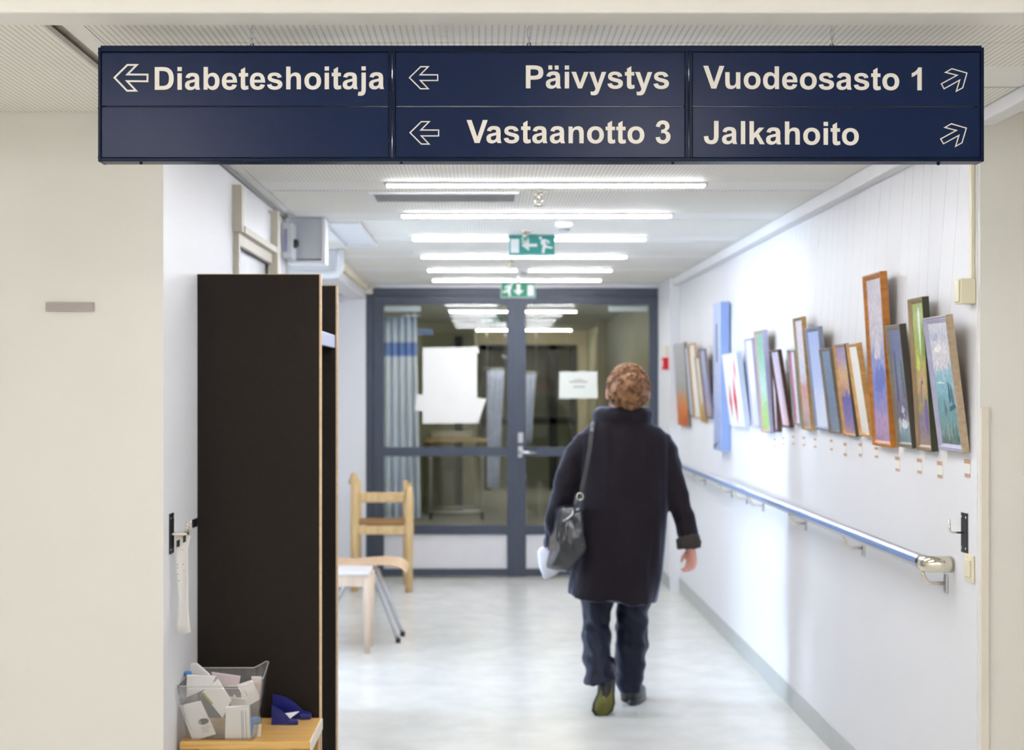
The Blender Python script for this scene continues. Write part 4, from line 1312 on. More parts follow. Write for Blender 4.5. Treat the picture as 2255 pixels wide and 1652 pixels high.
CLEAR = glass('clear_plastic', (.985, .985, .985), 1.0, .085)
TZ = .606
bi = thing('plastic_bin', 'clear plastic bin full of white packets on the wooden bench', 'bin', (-.80, 4.7, HB))


def rr(x0, x1, y0, y1, z, r=.016, rise=0.0, n=4):
    pts = []
    for cx_, cy_, a0 in ((x1 - r, y1 - r, 0), (x0 + r, y1 - r, 90), (x0 + r, y0 + r, 180), (x1 - r, y0 + r, 270)):
        for k in range(n + 1):
            a = math.radians(a0 + 90 * k / n)
            x = cx_ + r * math.cos(a)
            zz_ = z
            if rise:
                f = max(0, min(1, (x - (x1 - .035)) / .025))
                zz_ = z + rise * f * f * (3 - 2 * f)
            pts.append(Vector((x, cy_ + r * math.sin(a), zz_)))
    return pts


def rr2(*a_, **k_):
    return [Vector((p.x - .08 * (p.y - 4.56) * (p.x + .938) / .26, p.y, p.z)) for p in rr3(*a_, **k_)]


def rr3(x0, x1, y0, y1, z, r=.016, rise=0.0):
    """rounded rectangle with extra points along x so that the rim can rise at one end"""
    base_ = rr(x0, x1, y0, y1, z, r, rise)
    out = []
    n = len(base_)
    for i in range(n):
        a, c = base_[i], base_[(i + 1) % n]
        out.append(a)
        if abs(a.x - c.x) > .08:
            for k in range(1, 12):
                f = k / 12
                x = a.x + (c.x - a.x) * f
                g = max(0, min(1, (x - (x1 - .05)) / .035)) if rise else 0
                out.append(Vector((x, a.y + (c.y - a.y) * f, z + rise * g * g * (3 - 2 * g))))
    return out


bb = (-.915, -.696, 4.585, 4.835)
tt = (-.938, -.674, 4.562, 4.862)
outer = [rr2(bb[0] + .01, bb[1] - .01, bb[2] + .01, bb[3] - .01, HB + .001), rr2(*bb, HB + .010), rr2(*tt, TZ - .012, .016, .019), rr2(*tt, TZ, .016, .021)]
inner = [rr2(tt[0] + .003, tt[1] - .003, tt[2] + .003, tt[3] - .003, TZ, .014, .021), rr2(bb[0] + .003, bb[1] - .003, bb[2] + .003, bb[3] - .003, HB + .012, .014), rr2(bb[0] + .012, bb[1] - .012, bb[2] + .012, bb[3] - .012, HB + .004)]
MB().loft(outer + inner, True).build('bin_shell', CLEAR, bi)
rim = MB()
rim.tube(rr2(tt[0] + .001, tt[1] - .001, tt[2] + .001, tt[3] - .001, TZ + .001, .016, .021), .0014, 6, close=True, cap=False)
rim.build('rim_edge', mat('cloudy_plastic', (206, 204, 200), .3, spec=.6), bi)
for k in range(8):
    x = -.89 + k * .024
    MB().box((x, tt[3] - .0045, TZ - .03), (x + .0016, tt[3] - .0032, TZ - .002)).build('rib', CLEAR, bi)

# packets in the bin: (corner pixels clockwise from top left), depth, thickness, label, marks
PK = [
 (((396, 1556), (440, 1546), (473, 1618), (424, 1632)), 4.604, .020, 'white packet with a dark oval mark, lowest in the clear bin', 'oval'),
 (((497, 1558), (548, 1556), (552, 1632), (495, 1633)), 4.606, .022, 'upright white packet with printed lines, low at the front of the bin', 'lines'),
 (((445, 1526), (478, 1498), (508, 1545), (490, 1582)), 4.635, .022, 'slanting white packet with a green edge in the middle of the bin', 'green'),
 (((411, 1488), (475, 1490), (466, 1512), (410, 1537)), 4.665, .022, 'wide white packet lying across the upper part of the bin', None),
 (((420, 1463), (432, 1462), (461, 1487), (416, 1486)), 4.72, .018, 'white packet poking up above the rim of the bin', None),
 (((522, 1510), (552, 1500), (573, 1540), (545, 1556)), 4.66, .024, 'leaning white packet near the raised end of the bin', 'lines2'),
 (((465, 1482), (528, 1491), (524, 1512), (478, 1508)), 4.74, .018, 'pinkish white packet lying behind the others in the bin', 'pink'),
 (((553, 1492), (575, 1492), (574, 1535), (566, 1536)), 4.72, .02, 'pale pink packet upright against the raised end of the bin', 'pink'),
 (((505, 1537), (540, 1541), (548, 1560), (508, 1558)), 4.69, .02, 'grey-white folded packet behind the upright one in the bin', None),
 (((552, 1600), (574, 1597), (572, 1626), (553, 1630)), 4.64, .02, 'small white packet under the blue cap in the bin', None),
]
PINKP = mat('pinkish_paper', (232, 216, 218), .6, var=.02)
INK = mat('dark_ink', (78, 78, 74), .6)
GRN = mat('olive_print', (160, 156, 60), .6)
for cor, yy, th, lb, mk in PK:
    c = [P(px, py, yy) for px, py in cor]
    t = thing('paper_packet', lb, 'packet', tuple((c[2] + c[3]) / 2), 'white packets in the clear bin')
    ctr = (c[0] + c[1] + c[2] + c[3]) / 4
    back = [p + Vector((0, th, 0)) for p in c]
    mid = [ctr + (p - ctr) * 1.03 + Vector((0, th * .5, 0)) for p in c]
    body = MB().loft([[ctr + (p - ctr) * .985 for p in c], mid, [ctr + (p - ctr) * .985 + Vector((0, th, 0)) for p in c]], True, smooth=False)
    bo = body.build('packet_body', PINKP if mk == 'pink' else PAPER, t)
    def at(u, v, d=-.0008):
        a = c[0] * (1 - u) + c[1] * u; b2 = c[3] * (1 - u) + c[2] * u
        return a * (1 - v) + b2 * v + Vector((0, d, 0))
    if mk == 'oval':
        ring = [at(.78 + .24 * math.cos(k * math.pi / 8) * 1.0, .56 + .09 * math.sin(k * math.pi / 8)) for k in range(16)]
        MB().prism(ring, (0, -.0004, 0)).build('oval_mark', INK, t)
        ring = [at(.62 + .05 * math.cos(k * math.pi / 6), .56 + .055 * math.sin(k * math.pi / 6), -.0014) for k in range(12)]
        MB().prism(ring, (0, -.0003, 0)).build('round_emblem', GREYINK, t)
        for v_ in (.70, .75, .80, .85):
            MB().prism([at(.55, v_), at(.95 - .1 * (v_ > .78), v_), at(.95 - .1 * (v_ > .78), v_ + .012), at(.55, v_ + .012)], (0, -.0003, 0)).build('printed_line', GREYINK, t)
        MB().prism([at(.10, .2), at(.12, .2), at(.14, .7), at(.12, .7)], (0, -.0003, 0)).build('printed_line', GREYINK, t)
    if mk == 'lines':
        for u_ in (.66, .72, .84):
            MB().prism([at(u_, .12), at(u_ + .025, .12), at(u_ + .025, .95), at(u_, .95)], (0, -.0003, 0)).build('printed_line', GREYINK, t)
    if mk == 'lines2':
        MB().prism([at(.3, .3), at(.34, .3), at(.36, .6), at(.32, .6)], (0, -.0003, 0)).build('printed_line', GREYINK, t)
    if mk == 'green':
        MB().prism([at(-.02, .02), at(.08, .02), at(.12, .5), at(.0, .45)], (0, -.0005, 0)).build('green_print', GRN, t)
bc = thing('blue_cap', 'light blue cap with a stem among the packets in the bin', 'cap', tuple(P(560, 1600, 4.60)))  # light blue cap with its stem, loose among the packets
BLC = mat('light_blue_plastic', (64, 140, 206), .4)
c = P(563, 1586, 4.61)
MB().lathe((c.x, c.y, c.z), [(0, -.006), (.013, -.006), (.0145, -.004), (.0145, .006), (.012, .008), (0, .008)], 16).build('cap_disc', BLC, bc)
c2 = P(556, 1600, 4.605)
MB().prism([P(552, 1592, 4.605), P(560, 1592, 4.605), P(556, 1618, 4.605), P(553, 1622, 4.605)], (0, .004, 0)).build('cap_stem', BLC, bc)
bt = P(414, 1483, 4.70)
tag(MB().lathe((bt.x, bt.y, bt.z), [(0, -.006), (.010, -.006), (.012, -.003), (.012, .003), (.009, .006), (0, .006)], 14).build('blue_disc', BLC), 'small light blue lid under the packet poking above the bin rim', 'lid')

# blue tray
tr = thing('document_tray', 'dark blue plastic tray with curved sides on the wooden bench beside the bin', 'tray', ((640 - VX) * 4.84 / F, 4.85, HB))


def side(ypos, pts, thick):
    poly = [P(px, py, ypos) for px, py in pts]
    for p in poly:
        p.z = max(p.z, HB + .001)
    return MB().prism(poly, (0, thick, 0))


A = [(598, 1600), (598, 1553), (600, 1554), (612, 1560), (622, 1567), (632, 1576), (638, 1583), (645, 1586), (652, 1585), (656, 1588), (656, 1600)]
side(4.800, A, .004).build('side_wing', BLUEPL, tr)
Bp = [(600, 1590), (600, 1529), (603, 1529.5), (617, 1532), (632, 1537), (648, 1547), (660, 1558), (669, 1567), (676, 1567), (684, 1570), (686, 1578), (684, 1592)]
side(4.885, Bp, .004).build('side_wing', BLUEPL, tr)
xa, xb = (601 - VX) * 4.84 / F, (640 - VX) * 4.84 / F
MB().box((xa, 4.8045, HB + .001), (xb, 4.8845, HB + .005)).build('tray_floor', BLUEPL, tr)
MB().bbox((xb - .002, 4.797, HB + .001), (xb + .026, 4.812, HB + .017), .004).build('front_foot', BLUEPL, tr)
MB().bbox((xb + .022, 4.872, HB + .001), (xb + .062, 4.892, HB + .020), .005).build('front_foot', BLUEPL, tr)
tag(MB().prism([P(600, 1576, 4.83), P(659, 1568, 4.86), P(630, 1589, 4.81), P(600, 1592, 4.81)], (0, 0, .002)).build('paper_sheet', PAPER), 'white paper sheet lying in the dark blue tray', 'paper')
#SPLIT3

# ------------------------------------------------------------------ notices on the glass doors
def sheet(poly, yy, m=PAPER):
    return MB().prism([P(px, py, yy) for px, py in poly], (0, .0012, 0))


nt1 = thing('door_notice', 'large blank white paper notice taped on the door pane beside the chair', 'notice', P(990, 933, 11.9))
sheet([(931, 766), (1050, 764), (1051, 932), (931, 933)], 11.905).build('front_sheet', PAPER, nt1)
sheet([(918, 869), (1071, 878), (1053, 931), (940, 908), (913, 903)], 11.9075).build('tilted_sheet', PAPER, nt1)
sheet([(1040, 763), (1053, 763), (1055, 778), (1046, 776)], 11.9085).build('tape_piece', PAPER, nt1)
nt2 = thing('door_notice', 'small white notice with grey text lines on the pane by the walking person', 'notice', P(1274, 878, 11.9))
sheet([(1232, 819), (1315, 818), (1316, 877), (1231, 878)], 11.906).build('notice_sheet', mat('notice_paper', (226, 230, 222), .7, var=.01), nt2)
for x0, x1, yy, hgt in ((1264, 1284, 836, 2.2), (1254, 1294, 841, 3.4), (1262, 1289, 852, 3.2)):
    MB().prism([P(px, py, 11.9056) for px, py in ((x0, yy - hgt / 2), (x1, yy - hgt / 2), (x1, yy + hgt / 2), (x0, yy + hgt / 2))], (0, -.0006, 0)).build('text_line', GREYINK, nt2)

# ------------------------------------------------------------------ things beyond the glass doors
CURT = bpy.data.materials.new('striped_curtain')
CURT.use_nodes = True
nt = CURT.node_tree
b = nt.nodes['Principled BSDF']
b.inputs['Roughness'].default_value = .8
tc = nt.nodes.new('ShaderNodeTexCoord')
sp_ = nt.nodes.new('ShaderNodeSeparateXYZ')
nt.links.new(tc.outputs['Generated'], sp_.inputs[0])
r = nt.nodes.new('ShaderNodeValToRGB')
r.color_ramp.interpolation = 'LINEAR'
els = [(0, (214, 224, 246)), (.80, (232, 238, 250)), (.81, (110, 146, 214)), (.87, (110, 146, 214)), (.88, (226, 234, 250)), (1, (190, 208, 240))]
while len(r.color_ramp.elements) < len(els):
    r.color_ramp.elements.new(.5)
for e, (p, c) in zip(r.color_ramp.elements, els):
    e.position = p; e.color = lin(c)
nt.links.new(sp_.outputs[2], r.inputs[0]); nt.links.new(r.outputs[0], b.inputs['Base Color'])


def curtain(x0, x1, Y, z0, z1, label, taper=0.0, waves=5, m=CURT):
    t = thing('curtain', label, 'curtain', ((x0 + x1) / 2, Y, z0))
    n, k = waves * 8, 12
    vs = []
    for j in range(k + 1):
        f = j / k
        for i in range(n + 1):
            u = i / n
            x = x0 + (x1 - x0) * u * (1 + taper * (1 - f))
            vs.append((x, Y + .03 * math.sin(u * waves * 2 * math.pi + .4 * math.sin(f * 3)) * (1.1 - .4 * f), z0 + (z1 - z0) * f))
    fs = [(j * (n + 1) + i, j * (n + 1) + i + 1, (j + 1) * (n + 1) + i + 1, (j + 1) * (n + 1) + i) for j in range(k) for i in range(n)]
    o = MB().add(vs, fs, 0, True).build('cloth_or_strip', m, t)
    s = o.modifiers.new('thickness', 'SOLIDIFY'); s.thickness = .003
    MB().tube([(x0 - .04, Y, z1 + .012), (x1 + .04, Y, z1 + .012)], .010, 8).build('curtain_rail', STEEL, t)
    for x in (x0, x1):
        MB().tube([(x, Y, z1 + .014), (x, Y, ZC)], .005, 6).build('hanger', STEEL, t)
    return t


curtain(-.90, -.60, 13.2, .36, 2.13, 'pale blue curtain with a darker blue band behind the glass doors', .12)
PALE_STRIP = mat('pale_blue_strip', (206, 216, 246), .8, var=.12, scale=14)  # plain pale blue tone of the two narrow hanging strips
curtain(.03, .22, 16.2, .42, 1.70, 'narrow pale blue strip hanging behind the large white notice', -.35, 3, PALE_STRIP)
curtain(.44, .56, 16.2, .9, 1.66, 'short pale blue strip hanging beyond the door handle', -.45, 2, PALE_STRIP)
sgn = thing('ceiling_sign', 'small blue hanging sign beside the curtain behind the glass doors', 'sign', (-.66, 13.6, 2.0))
MB().bbox((-.80, 13.58, 1.985), (-.47, 13.60, 2.04), .002).build('sign_plate', mat('faded_blue', (130, 156, 206), .5), sgn)
MB().box((-.65, 13.585, 2.04), (-.63, 13.595, ZC)).build('hanger', STEEL, sgn)

# wheeled overbed table
ov = thing('wheeled_table', 'wheeled table with wood top and chrome base behind the glass doors', 'table', P(1003, 1140, 17.2) * 1)
yt = 17.0
def V3(px, py, Y=yt): return P(px, py, Y)
topz = P(0, 968, yt).z
x0, x1 = P(938, 0, yt).x, P(1072, 0, yt).x
MB().bbox((x0, yt, topz - .03), (x1, yt + .42, topz), .006).build('table_top', wood('table_birch', (206, 176, 120), (222, 194, 140), .4), ov)
MB().bbox((x0 + .06, yt + .05, topz + .0005), (x1 - .16, yt + .36, topz + .09), .02).build('padded_tray', mat('tray_beige', (196, 188, 170), .6), ov)
for x in (x0 + .05, x1 - .05):
    for yy in (yt + .04, yt + .38):
        lg = MB().tube([(x, yy, topz - .03), (x, yy, .085)], .014, 8).build('leg', STEEL, ov)
        MB().lathe((x, yy, .038), [(0, -.012), (.034, -.012), (.038, -.008), (.038, .008), (.034, .012), (0, .012)], 14, axis='X').build('caster', BLACK, lg)
MB().tube([(x0 + .05, yt + .04, .12), (x0 + .10, yt + .02, .10), (x1 - .10, yt + .02, .10), (x1 - .05, yt + .04, .12)], .016, 8).build('base_bar', STEEL, ov)
MB().tube([(x0 + .05, yt + .38, .12), (x1 - .05, yt + .38, .12)], .014, 8).build('base_bar', STEEL, ov)
cb = thing('dark_cabinet', 'dark low cabinet under the wheeled table behind the glass doors', 'cabinet', (-.5, 17.9, 0))
MB().bbox((-.72, 17.7, .0), (-.34, 18.2, .86), .008).build('cabinet_body', mat('cabinet_olive', (112, 112, 96), .5), cb)
MB().bbox((-.70, 17.688, .04), (-.36, 17.6995, .82), .004).build('cabinet_door', mat('cabinet_olive2', (122, 120, 104), .5), cb)

# ------------------------------------------------------------------ chairs by the doors
ca = thing('wooden_armchair', 'light wooden armchair with brown seat standing against the glass doors', 'chair', (-.78, 11.3, 0), 'chairs beside the glass doors')
yA, yB = 11.08, 11.46
def AX(px, Y=yA): return (px - VX) * Y / F
sz = .512
for px, top, Y in ((781, 1046, yA), (901, 1072, yA)):
    zt_ = P(0, top, Y).z
    MB().loft([ellring((AX(px), Y, .0), (.026, 0, 0), (0, .020, 0), 12, 3), ellring((AX(px), Y, sz), (.032, 0, 0), (0, .024, 0), 12, 3), ellring((AX(px), Y + .01, zt_ - .03), (.030, 0, 0), (0, .024, 0), 12, 3), ellring((AX(px), Y + .015, zt_), (.020, 0, 0), (0, .018, 0), 12, 3)]).build('leg', BIRCH, ca)
for px in (790, 893):
    x = (px - VX) * yB / F
    MB().loft([ellring((x, yB + .01, 0), (.020, 0, 0), (0, .020, 0), 12, 3), ellring((x, yB, sz), (.022, 0, 0), (0, .022, 0), 12, 3), ellring((x, yB + .03, .80), (.018, 0, 0), (0, .018, 0), 12, 3)]).build('leg', BIRCH, ca)
MB().bbox((AX(771), yA - .012, .425), (AX(911), yA + .012, sz - .022), .004).build('apron', BIRCH, ca)
MB().bbox((AX(785), yA + .026, sz - .02), (AX(897), yB - .02, sz + .003), .008).build('seat', SEATBROWN, ca)
zr0, zr1 = P(0, 1108, yA).z, P(0, 1085, yA).z
MB().bbox((AX(790), yA + .03, zr0), (AX(893), yA + .055, zr1), .010).build('back_rail', BIRCH, ca)
MB().tube([(AX(780), yA, P(0, 1048, yA).z), (AX(778), yA + .06, P(0, 1044, yA).z - .01), (AX(768), yA + .2, .80), (AX(772), yB + .02, .78)], .022, 10).build('armrest', BIRCH, ca)
MB().tube([(AX(901), yA + .02, .755), (AX(898), yB + .03, .77)], .018, 10).build('armrest', BIRCH, ca)

cbp = thing('plywood_chair', 'curved plywood chair with splayed chrome legs between armchair and coat rack', 'chair', (-.75, 9.05, 0), 'chairs beside the glass doors')
seat_prof = [(-1.12, .86), (-1.10, .70), (-1.06, .52), (-1.00, .452), (-.92, .436), (-.80, .434), (-.68, .446), (-.58, .450), (-.52, .442), (-.486, .425), (-.470, .400)]
ring_top = []
rws = []
for k in range(9):
    yy = 8.86 + .42 * k / 8
    cup = .012 * ((k - 4) / 4) ** 2
    rws.append([Vector((x, yy, z + cup)) for x, z in seat_prof])
vs = [p for r_ in rws for p in r_]
m_ = len(seat_prof)
fs = [(i * m_ + j, i * m_ + j + 1, (i + 1) * m_ + j + 1, (i + 1) * m_ + j) for i in range(8) for j in range(m_ - 1)]
o = MB().add(vs, fs, 0, True).build('seat_shell', wood('plywood', (214, 176, 136), (228, 194, 156), .35, (30, 3, 30)), cbp)
s_ = o.modifiers.new('thickness', 'SOLIDIFY'); s_.thickness = .012
o.modifiers.new('round', 'SUBSURF').levels = 1
for yy, xf, yf in ((8.93, -.512, 8.88), (9.20, -.498, 9.12)):
    lg = MB().tube([(-.70, yy, .432), (-.655, yy, .395), (xf, yf, .012)], .0125, 10).build('leg', STEEL, cbp)
    MB().lathe((xf, yf, .0), [(0, 0), (.015, 0), (.0155, .028), (0, .03)], 10).build('foot_cap', BLACK, lg)
for yy, xf in ((8.93, -1.02), (9.20, -1.02)):
    lg = MB().tube([(-.74, yy, .432), (-.80, yy, .39), (xf, yy, .012)], .0125, 10).build('leg', STEEL, cbp)
    MB().lathe((xf, yy, .0), [(0, 0), (.015, 0), (.0155, .028), (0, .03)], 10).build('foot_cap', BLACK, lg)
for x in (-.72, -.80):
    MB().tube([(x, 8.93, .40), (x, 9.20, .40)], .010, 8).build('cross_tube', STEEL, cbp)

YC0 = 8.50
st = thing('wooden_stool', 'pale wooden stool with white-edged seat and straight legs in front of the plywood chair', 'stool', (-.86, 8.62, 0), 'chairs beside the glass doors')
PALEW = wood('pale_birch', (216, 192, 168), (230, 210, 188), .4, (30, 30, 3))
MB().bbox((-1.06, YC0, .446), (-.655, YC0 + .30, .468), .006).build('seat', mat('white_seat', (236, 232, 232), .4), st)
for yy in (YC0 + .012, YC0 + .27):
    MB().bbox((-1.05, yy, .382), (-.67, yy + .018, .4455), .003).build('apron', PALEW, st)
for x in (-.667, -1.045):
    for yy in (YC0 + .035, YC0 + .265):
        MB().loft([ellring((x, yy, 0), (.018, 0, 0), (0, .018, 0), 14, 3), ellring((x, yy, .3), (.024, 0, 0), (0, .024, 0), 14, 3), ellring((x, yy, .445), (.026, 0, 0), (0, .026, 0), 14, 3)]).build('leg', PALEW, st)

# ------------------------------------------------------------------ walking person
def blend(mb, name, voxel, mats, parent, smooth=6, fold=None):
    """fuse overlapping shapes into one continuous surface"""
    me = bpy.data.meshes.new('tmp')
    me.from_pydata(mb.v, [], mb.f)
    bm = bmesh.new(); bm.from_mesh(me); bmesh.ops.recalc_face_normals(bm, faces=bm.faces); bm.to_mesh(me); bm.free()
    o = bpy.data.objects.new('tmp', me)
    COL.objects.link(o)
    r_ = o.modifiers.new('r', 'REMESH'); r_.mode = 'VOXEL'; r_.voxel_size = voxel
    if smooth:
        s = o.modifiers.new('s', 'SMOOTH'); s.iterations = smooth; s.factor = .5
    dg = bpy.context.evaluated_depsgraph_get()
    res = bpy.data.meshes.new_from_object(o.evaluated_get(dg))
    bpy.data.objects.remove(o)
    if fold:
        nrm = [v.normal.copy() for v in res.vertices]
        for v, n_ in zip(res.vertices, nrm):
            v.co += n_ * fold(v.co, n_)
    out = MB().add([v.co.copy() for v in res.vertices], [tuple(p.vertices) for p in res.polygons], 0, True).build(name, mats, parent, fixn=False)
    return out


SKIN = mat('skin', (206, 150, 136), .5, var=.05, scale=20)
COATM = mat('dark_coat', (27, 22, 27), .7, var=.12, scale=30, spec=.12, sheen=.6, bump=.15, bscale=700)
FUR = mat('fur_cuff', (50, 44, 40), .9, var=.5, scale=180, bump=.8, bscale=260)
TROUS = mat('navy_trousers', (12, 17, 38), .5, var=.15, scale=24, spec=.25, sheen=.45)
HAIRM = mat('auburn_hair', (122, 82, 46), .4, var=.55, scale=36, bump=.5, bscale=160)
SHOE = mat('black_leather', (22, 22, 28), .3, var=.1)
SOLE = mat('olive_sole', (104, 102, 44), .6, var=.25, scale=14)
BAGM = mat('black_bag_leather', (26, 27, 34), .28, var=.15, scale=12, bump=.4, bscale=60, coat=.3)

YP = 7.10
def M_(px): return px * YP / F
man = thing('person', 'person with curly auburn hair in dark coat and navy trousers walking towards the glass doors', 'person', (P(1375, 0, YP).x, 7.05, 0))


def rings_px(rows, n=24, p=2.2):
    """rows: (left px, right px, py, Y centre, half depth in m [, tilt m])"""
    out = []
    for row in rows:
        l, r_, py, Yc, dd = row[:5]
        tl = row[5] if len(row) > 5 else 0
        c = P((l + r_) / 2, py, Yc)
        hw = (r_ - l) / 2 * Yc / F
        out.append(ellring(c, (hw, 0, tl), (0, dd, 0), n, p))
    return out


# body: one continuous figure
body = MB()
hc = P(1379, 856, 7.09)
for c, a, b_, d in ((hc, .080, .094, .110), (P(1373, 884, 7.13), .068, .075, .07)):
    body.loft([ellring(c + Vector((0, 0, d * math.sin(t))), (a * math.cos(t), 0, 0), (0, b_ * math.cos(t), 0), 20) for t in [(-.49 + k * .0817) * math.pi for k in range(13)]])
# face on the far side: nose, lips, brow, eyes and ears
body.loft([ellring(P(1374, py, yy), (w_, 0, 0), (0, w_ * 1.1, 0), 10) for py, yy, w_ in ((846, 7.175, .010), (862, 7.192, .014), (872, 7.200, .017), (878, 7.185, .010))])
for px in (1360, 1392):
    e = P(px, 852, 7.172)
    body.loft([ellring(e + Vector((0, 0, .012 * math.sin(t))), (.013 * math.cos(t), 0, 0), (0, .010 * math.cos(t), 0), 10) for t in [(-.48 + k * .12) * math.pi for k in range(9)]])
lp = P(1375, 888, 7.178)
body.loft([ellring(lp + Vector((0, 0, .010 * math.sin(t))), (.024 * math.cos(t), 0, 0), (0, .012 * math.cos(t), 0), 10) for t in [(-.48 + k * .12) * math.pi for k in range(9)]])
for px, yy in ((1338, 7.10), (1428, 7.075)):
    e = P(px, 868, yy)
    body.loft([ellring(e + Vector((0, 0, .030 * math.sin(t))), (.010 * math.cos(t), 0, 0), (0, .018 * math.cos(t), 0), 12) for t in [(-.48 + k * .12) * math.pi for k in range(9)]])
body.loft(rings_px([(1352, 1412, 870, 7.1, .06), (1348, 1414, 905, 7.1, .065), (1335, 1424, 935, 7.1, .08), (1300, 1450, 965, 7.1, .09), (1292, 1456, 1010, 7.1, .11), (1296, 1452, 1080, 7.1, .11), (1300, 1446, 1140, 7.1, .11), (1290, 1446, 1210, 7.1, .13), (1290, 1440, 1280, 7.11, .13)]))
# arms
body.tube([P(1290, 975, 7.1), P(1254, 1045, 7.1), P(1232, 1110, 7.1), P(1219, 1152, 7.11), P(1220, 1195, 7.22), P(1217, 1218, 7.31)], .04, 12, rs=[.05, .046, .042, .04, .033, .026])
body.tube([P(1458, 975, 7.1), P(1480, 1045, 7.09), P(1497, 1108, 7.07), P(1509, 1155, 7.04), P(1519, 1205, 7.01)], .04, 12, rs=[.05, .046, .04, .034, .025])


def hand(wrist, down, side_, fwd, size=1.0):
    """palm with four unequal curled fingers and a thumb; down: towards the fingertips, fwd: the way the fingers curl, side_: towards the thumb"""
    d, s, f = Vector(down).normalized(), Vector(side_).normalized(), Vector(fwd).normalized()
    w = Vector(wrist)
    body.loft([ellring(w + d * (q_ * size), s * (a * size), f * (b2 * size), 14, 2.4) for q_, a, b2 in ((-.01, .024, .020), (.015, .030, .017), (.045, .038, .015), (.078, .038, .013), (.086, .030, .010))])
    for k, (off, ln) in enumerate(((.028, .066), (.009, .074), (-.010, .068), (-.028, .054))):
        b0 = w + d * (.074 * size) + s * (off * size)
        j1 = b0 + (d * .82 + f * .5).normalized() * ln * .45 * size
        j2 = j1 + (d * .45 + f * .9).normalized() * ln * .32 * size
        j3 = j2 + (d * .05 + f * 1.0).normalized() * ln * .25 * size
        body.tube([b0 - d * .015, b0, j1, j2, j3], .0085, 8, rs=[.0092 * size, .0094 * size, .0088 * size, .008 * size, .0062 * size])
    t0 = w + d * .022 * size + s * .026 * size
    t1 = t0 + (d * .7 + s * .55 + f * .35).normalized() * .036 * size
    t2 = t1 + (d * .85 + s * .0 + f * .5).normalized() * .030 * size
    body.tube([t0 - s * .012, t0, t1, t2], .010, 8, rs=[.013 * size, .0125 * size, .0105 * size, .0075 * size])


hand(P(1521, 1207, 7.005), (.05, -.05, -1), (-.55, .8, 0), (-.8, -.6, 0), .92)
hand(P(1214, 1216, 7.315), (-.25, .55, -.8), (.8, .55, .0), (.6, -.3, -.75), .92)
# legs
body.tube([P(1322, 1270, 7.11), P(1313, 1370, 7.11), P(1318, 1440, 7.02), P(1336, 1482, 6.955)], .06, 12, rs=[.075, .055, .05, .036])
body.tube([P(1410, 1270, 7.12), P(1393, 1375, 7.16), P(1388, 1450, 7.17), P(1386, 1525, 7.18)], .06, 12, rs=[.075, .055, .05, .038])
# feet inside the shoes
body.tube([P(1336, 1482, 6.955), P(1334, 1512, 6.945), P(1326, 1560, 6.935)], .03, 10, rs=[.036, .034, .026])
body.tube([P(1386, 1525, 7.18), (P(1388, 0, 7.22).x, 7.22, .045), (P(1394, 0, 7.32).x, 7.32, .035)], .03, 10, rs=[.036, .034, .026])
blend(body, 'body', .005, SKIN, man, 3)

# hair with curls
hr_ = MB()
hcc = P(1384, 856, 7.07)
bm = bmesh.new()
bmesh.ops.create_icosphere(bm, subdivisions=5, radius=1)
for v_ in bm.verts:
    d = v_.co.copy()
    k = 1 + .05 * noise.noise(d * 3.2) + .055 * abs(noise.noise(d * 8)) + .03 * noise.noise(d * 15)
    q_ = Vector((d.x * .097, d.y * .110, d.z * .112)) * k
    if d.z < -.1:
        q_.x *= 1 - .30 * (-d.z - .1)
        if d.y < .2:
            q_.z *= 1.0 + .16 * (-d.z)
    if d.y > .35 and d.z < .55:
        q_.y *= .62
    if d.z < -.55:
        q_.z *= .96
    v_.co = hcc + q_
hr_.frombm(bm, 0, True)
rnd = random.Random(3)
for k in range(170):
    th = rnd.uniform(0, 2 * math.pi); ph = rnd.uniform(-.75, 1.35)
    d = Vector((math.cos(th) * math.cos(ph), math.sin(th) * math.cos(ph), math.sin(ph)))
    if d.y > .5 and d.z < .4:
        continue
    c = hcc + Vector((d.x * .097, d.y * .110, d.z * .112)) * 1.01
    t1 = d.cross(Vector((rnd.uniform(-1, 1), rnd.uniform(-1, 1), rnd.uniform(-1, 1)))).normalized()
    t2 = d.cross(t1)
    R_ = rnd.uniform(.010, .017)
    pts = [c + (t1 * math.cos(a) + t2 * math.sin(a)) * R_ + d * (.004 * math.sin(a * .5)) for a in [j * .75 for j in range(7)]]
    hr_.tube(pts, .0045, 5, rs=[.002, .0045, .0055, .006, .0055, .0045, .002])
hr_.build('hair', HAIRM, man)

# coat: body, sleeves and stand-up collar fused together, with hanging folds
coat = MB()
rows = [(1306, 1432, 928, 7.10, .098), (1290, 1452, 941, 7.10, .105), (1274, 1470, 957, 7.10, .115), (1270, 1477, 975, 7.10, .125), (1272, 1476, 1010, 7.10, .138), (1274, 1473, 1060, 7.095, .145),
        (1274, 1472, 1110, 7.09, .150), (1271, 1468, 1160, 7.085, .158), (1265, 1462, 1212, 7.085, .166, -.006), (1257, 1453, 1268, 7.085, .174, -.012), (1249, 1443, 1317, 7.085, .182, -.018)]
coat.loft(rings_px(rows, 32, 2.35))
coat.tube([P(1296, 970, 7.1), P(1274, 1000, 7.1), P(1253, 1050, 7.10), P(1236, 1105, 7.10), P(1224, 1150, 7.11), P(1222, 1185, 7.18), P(1220, 1205, 7.25)], .06, 16, rs=[.062, .066, .062, .057, .055, .052, .047])
coat.tube([P(1448, 968, 7.1), P(1464, 998, 7.1), P(1479, 1050, 7.09), P(1494, 1108, 7.07), P(1506, 1150, 7.045), P(1515, 1186, 7.02)], .06, 16, rs=[.062, .066, .058, .051, .046, .046])
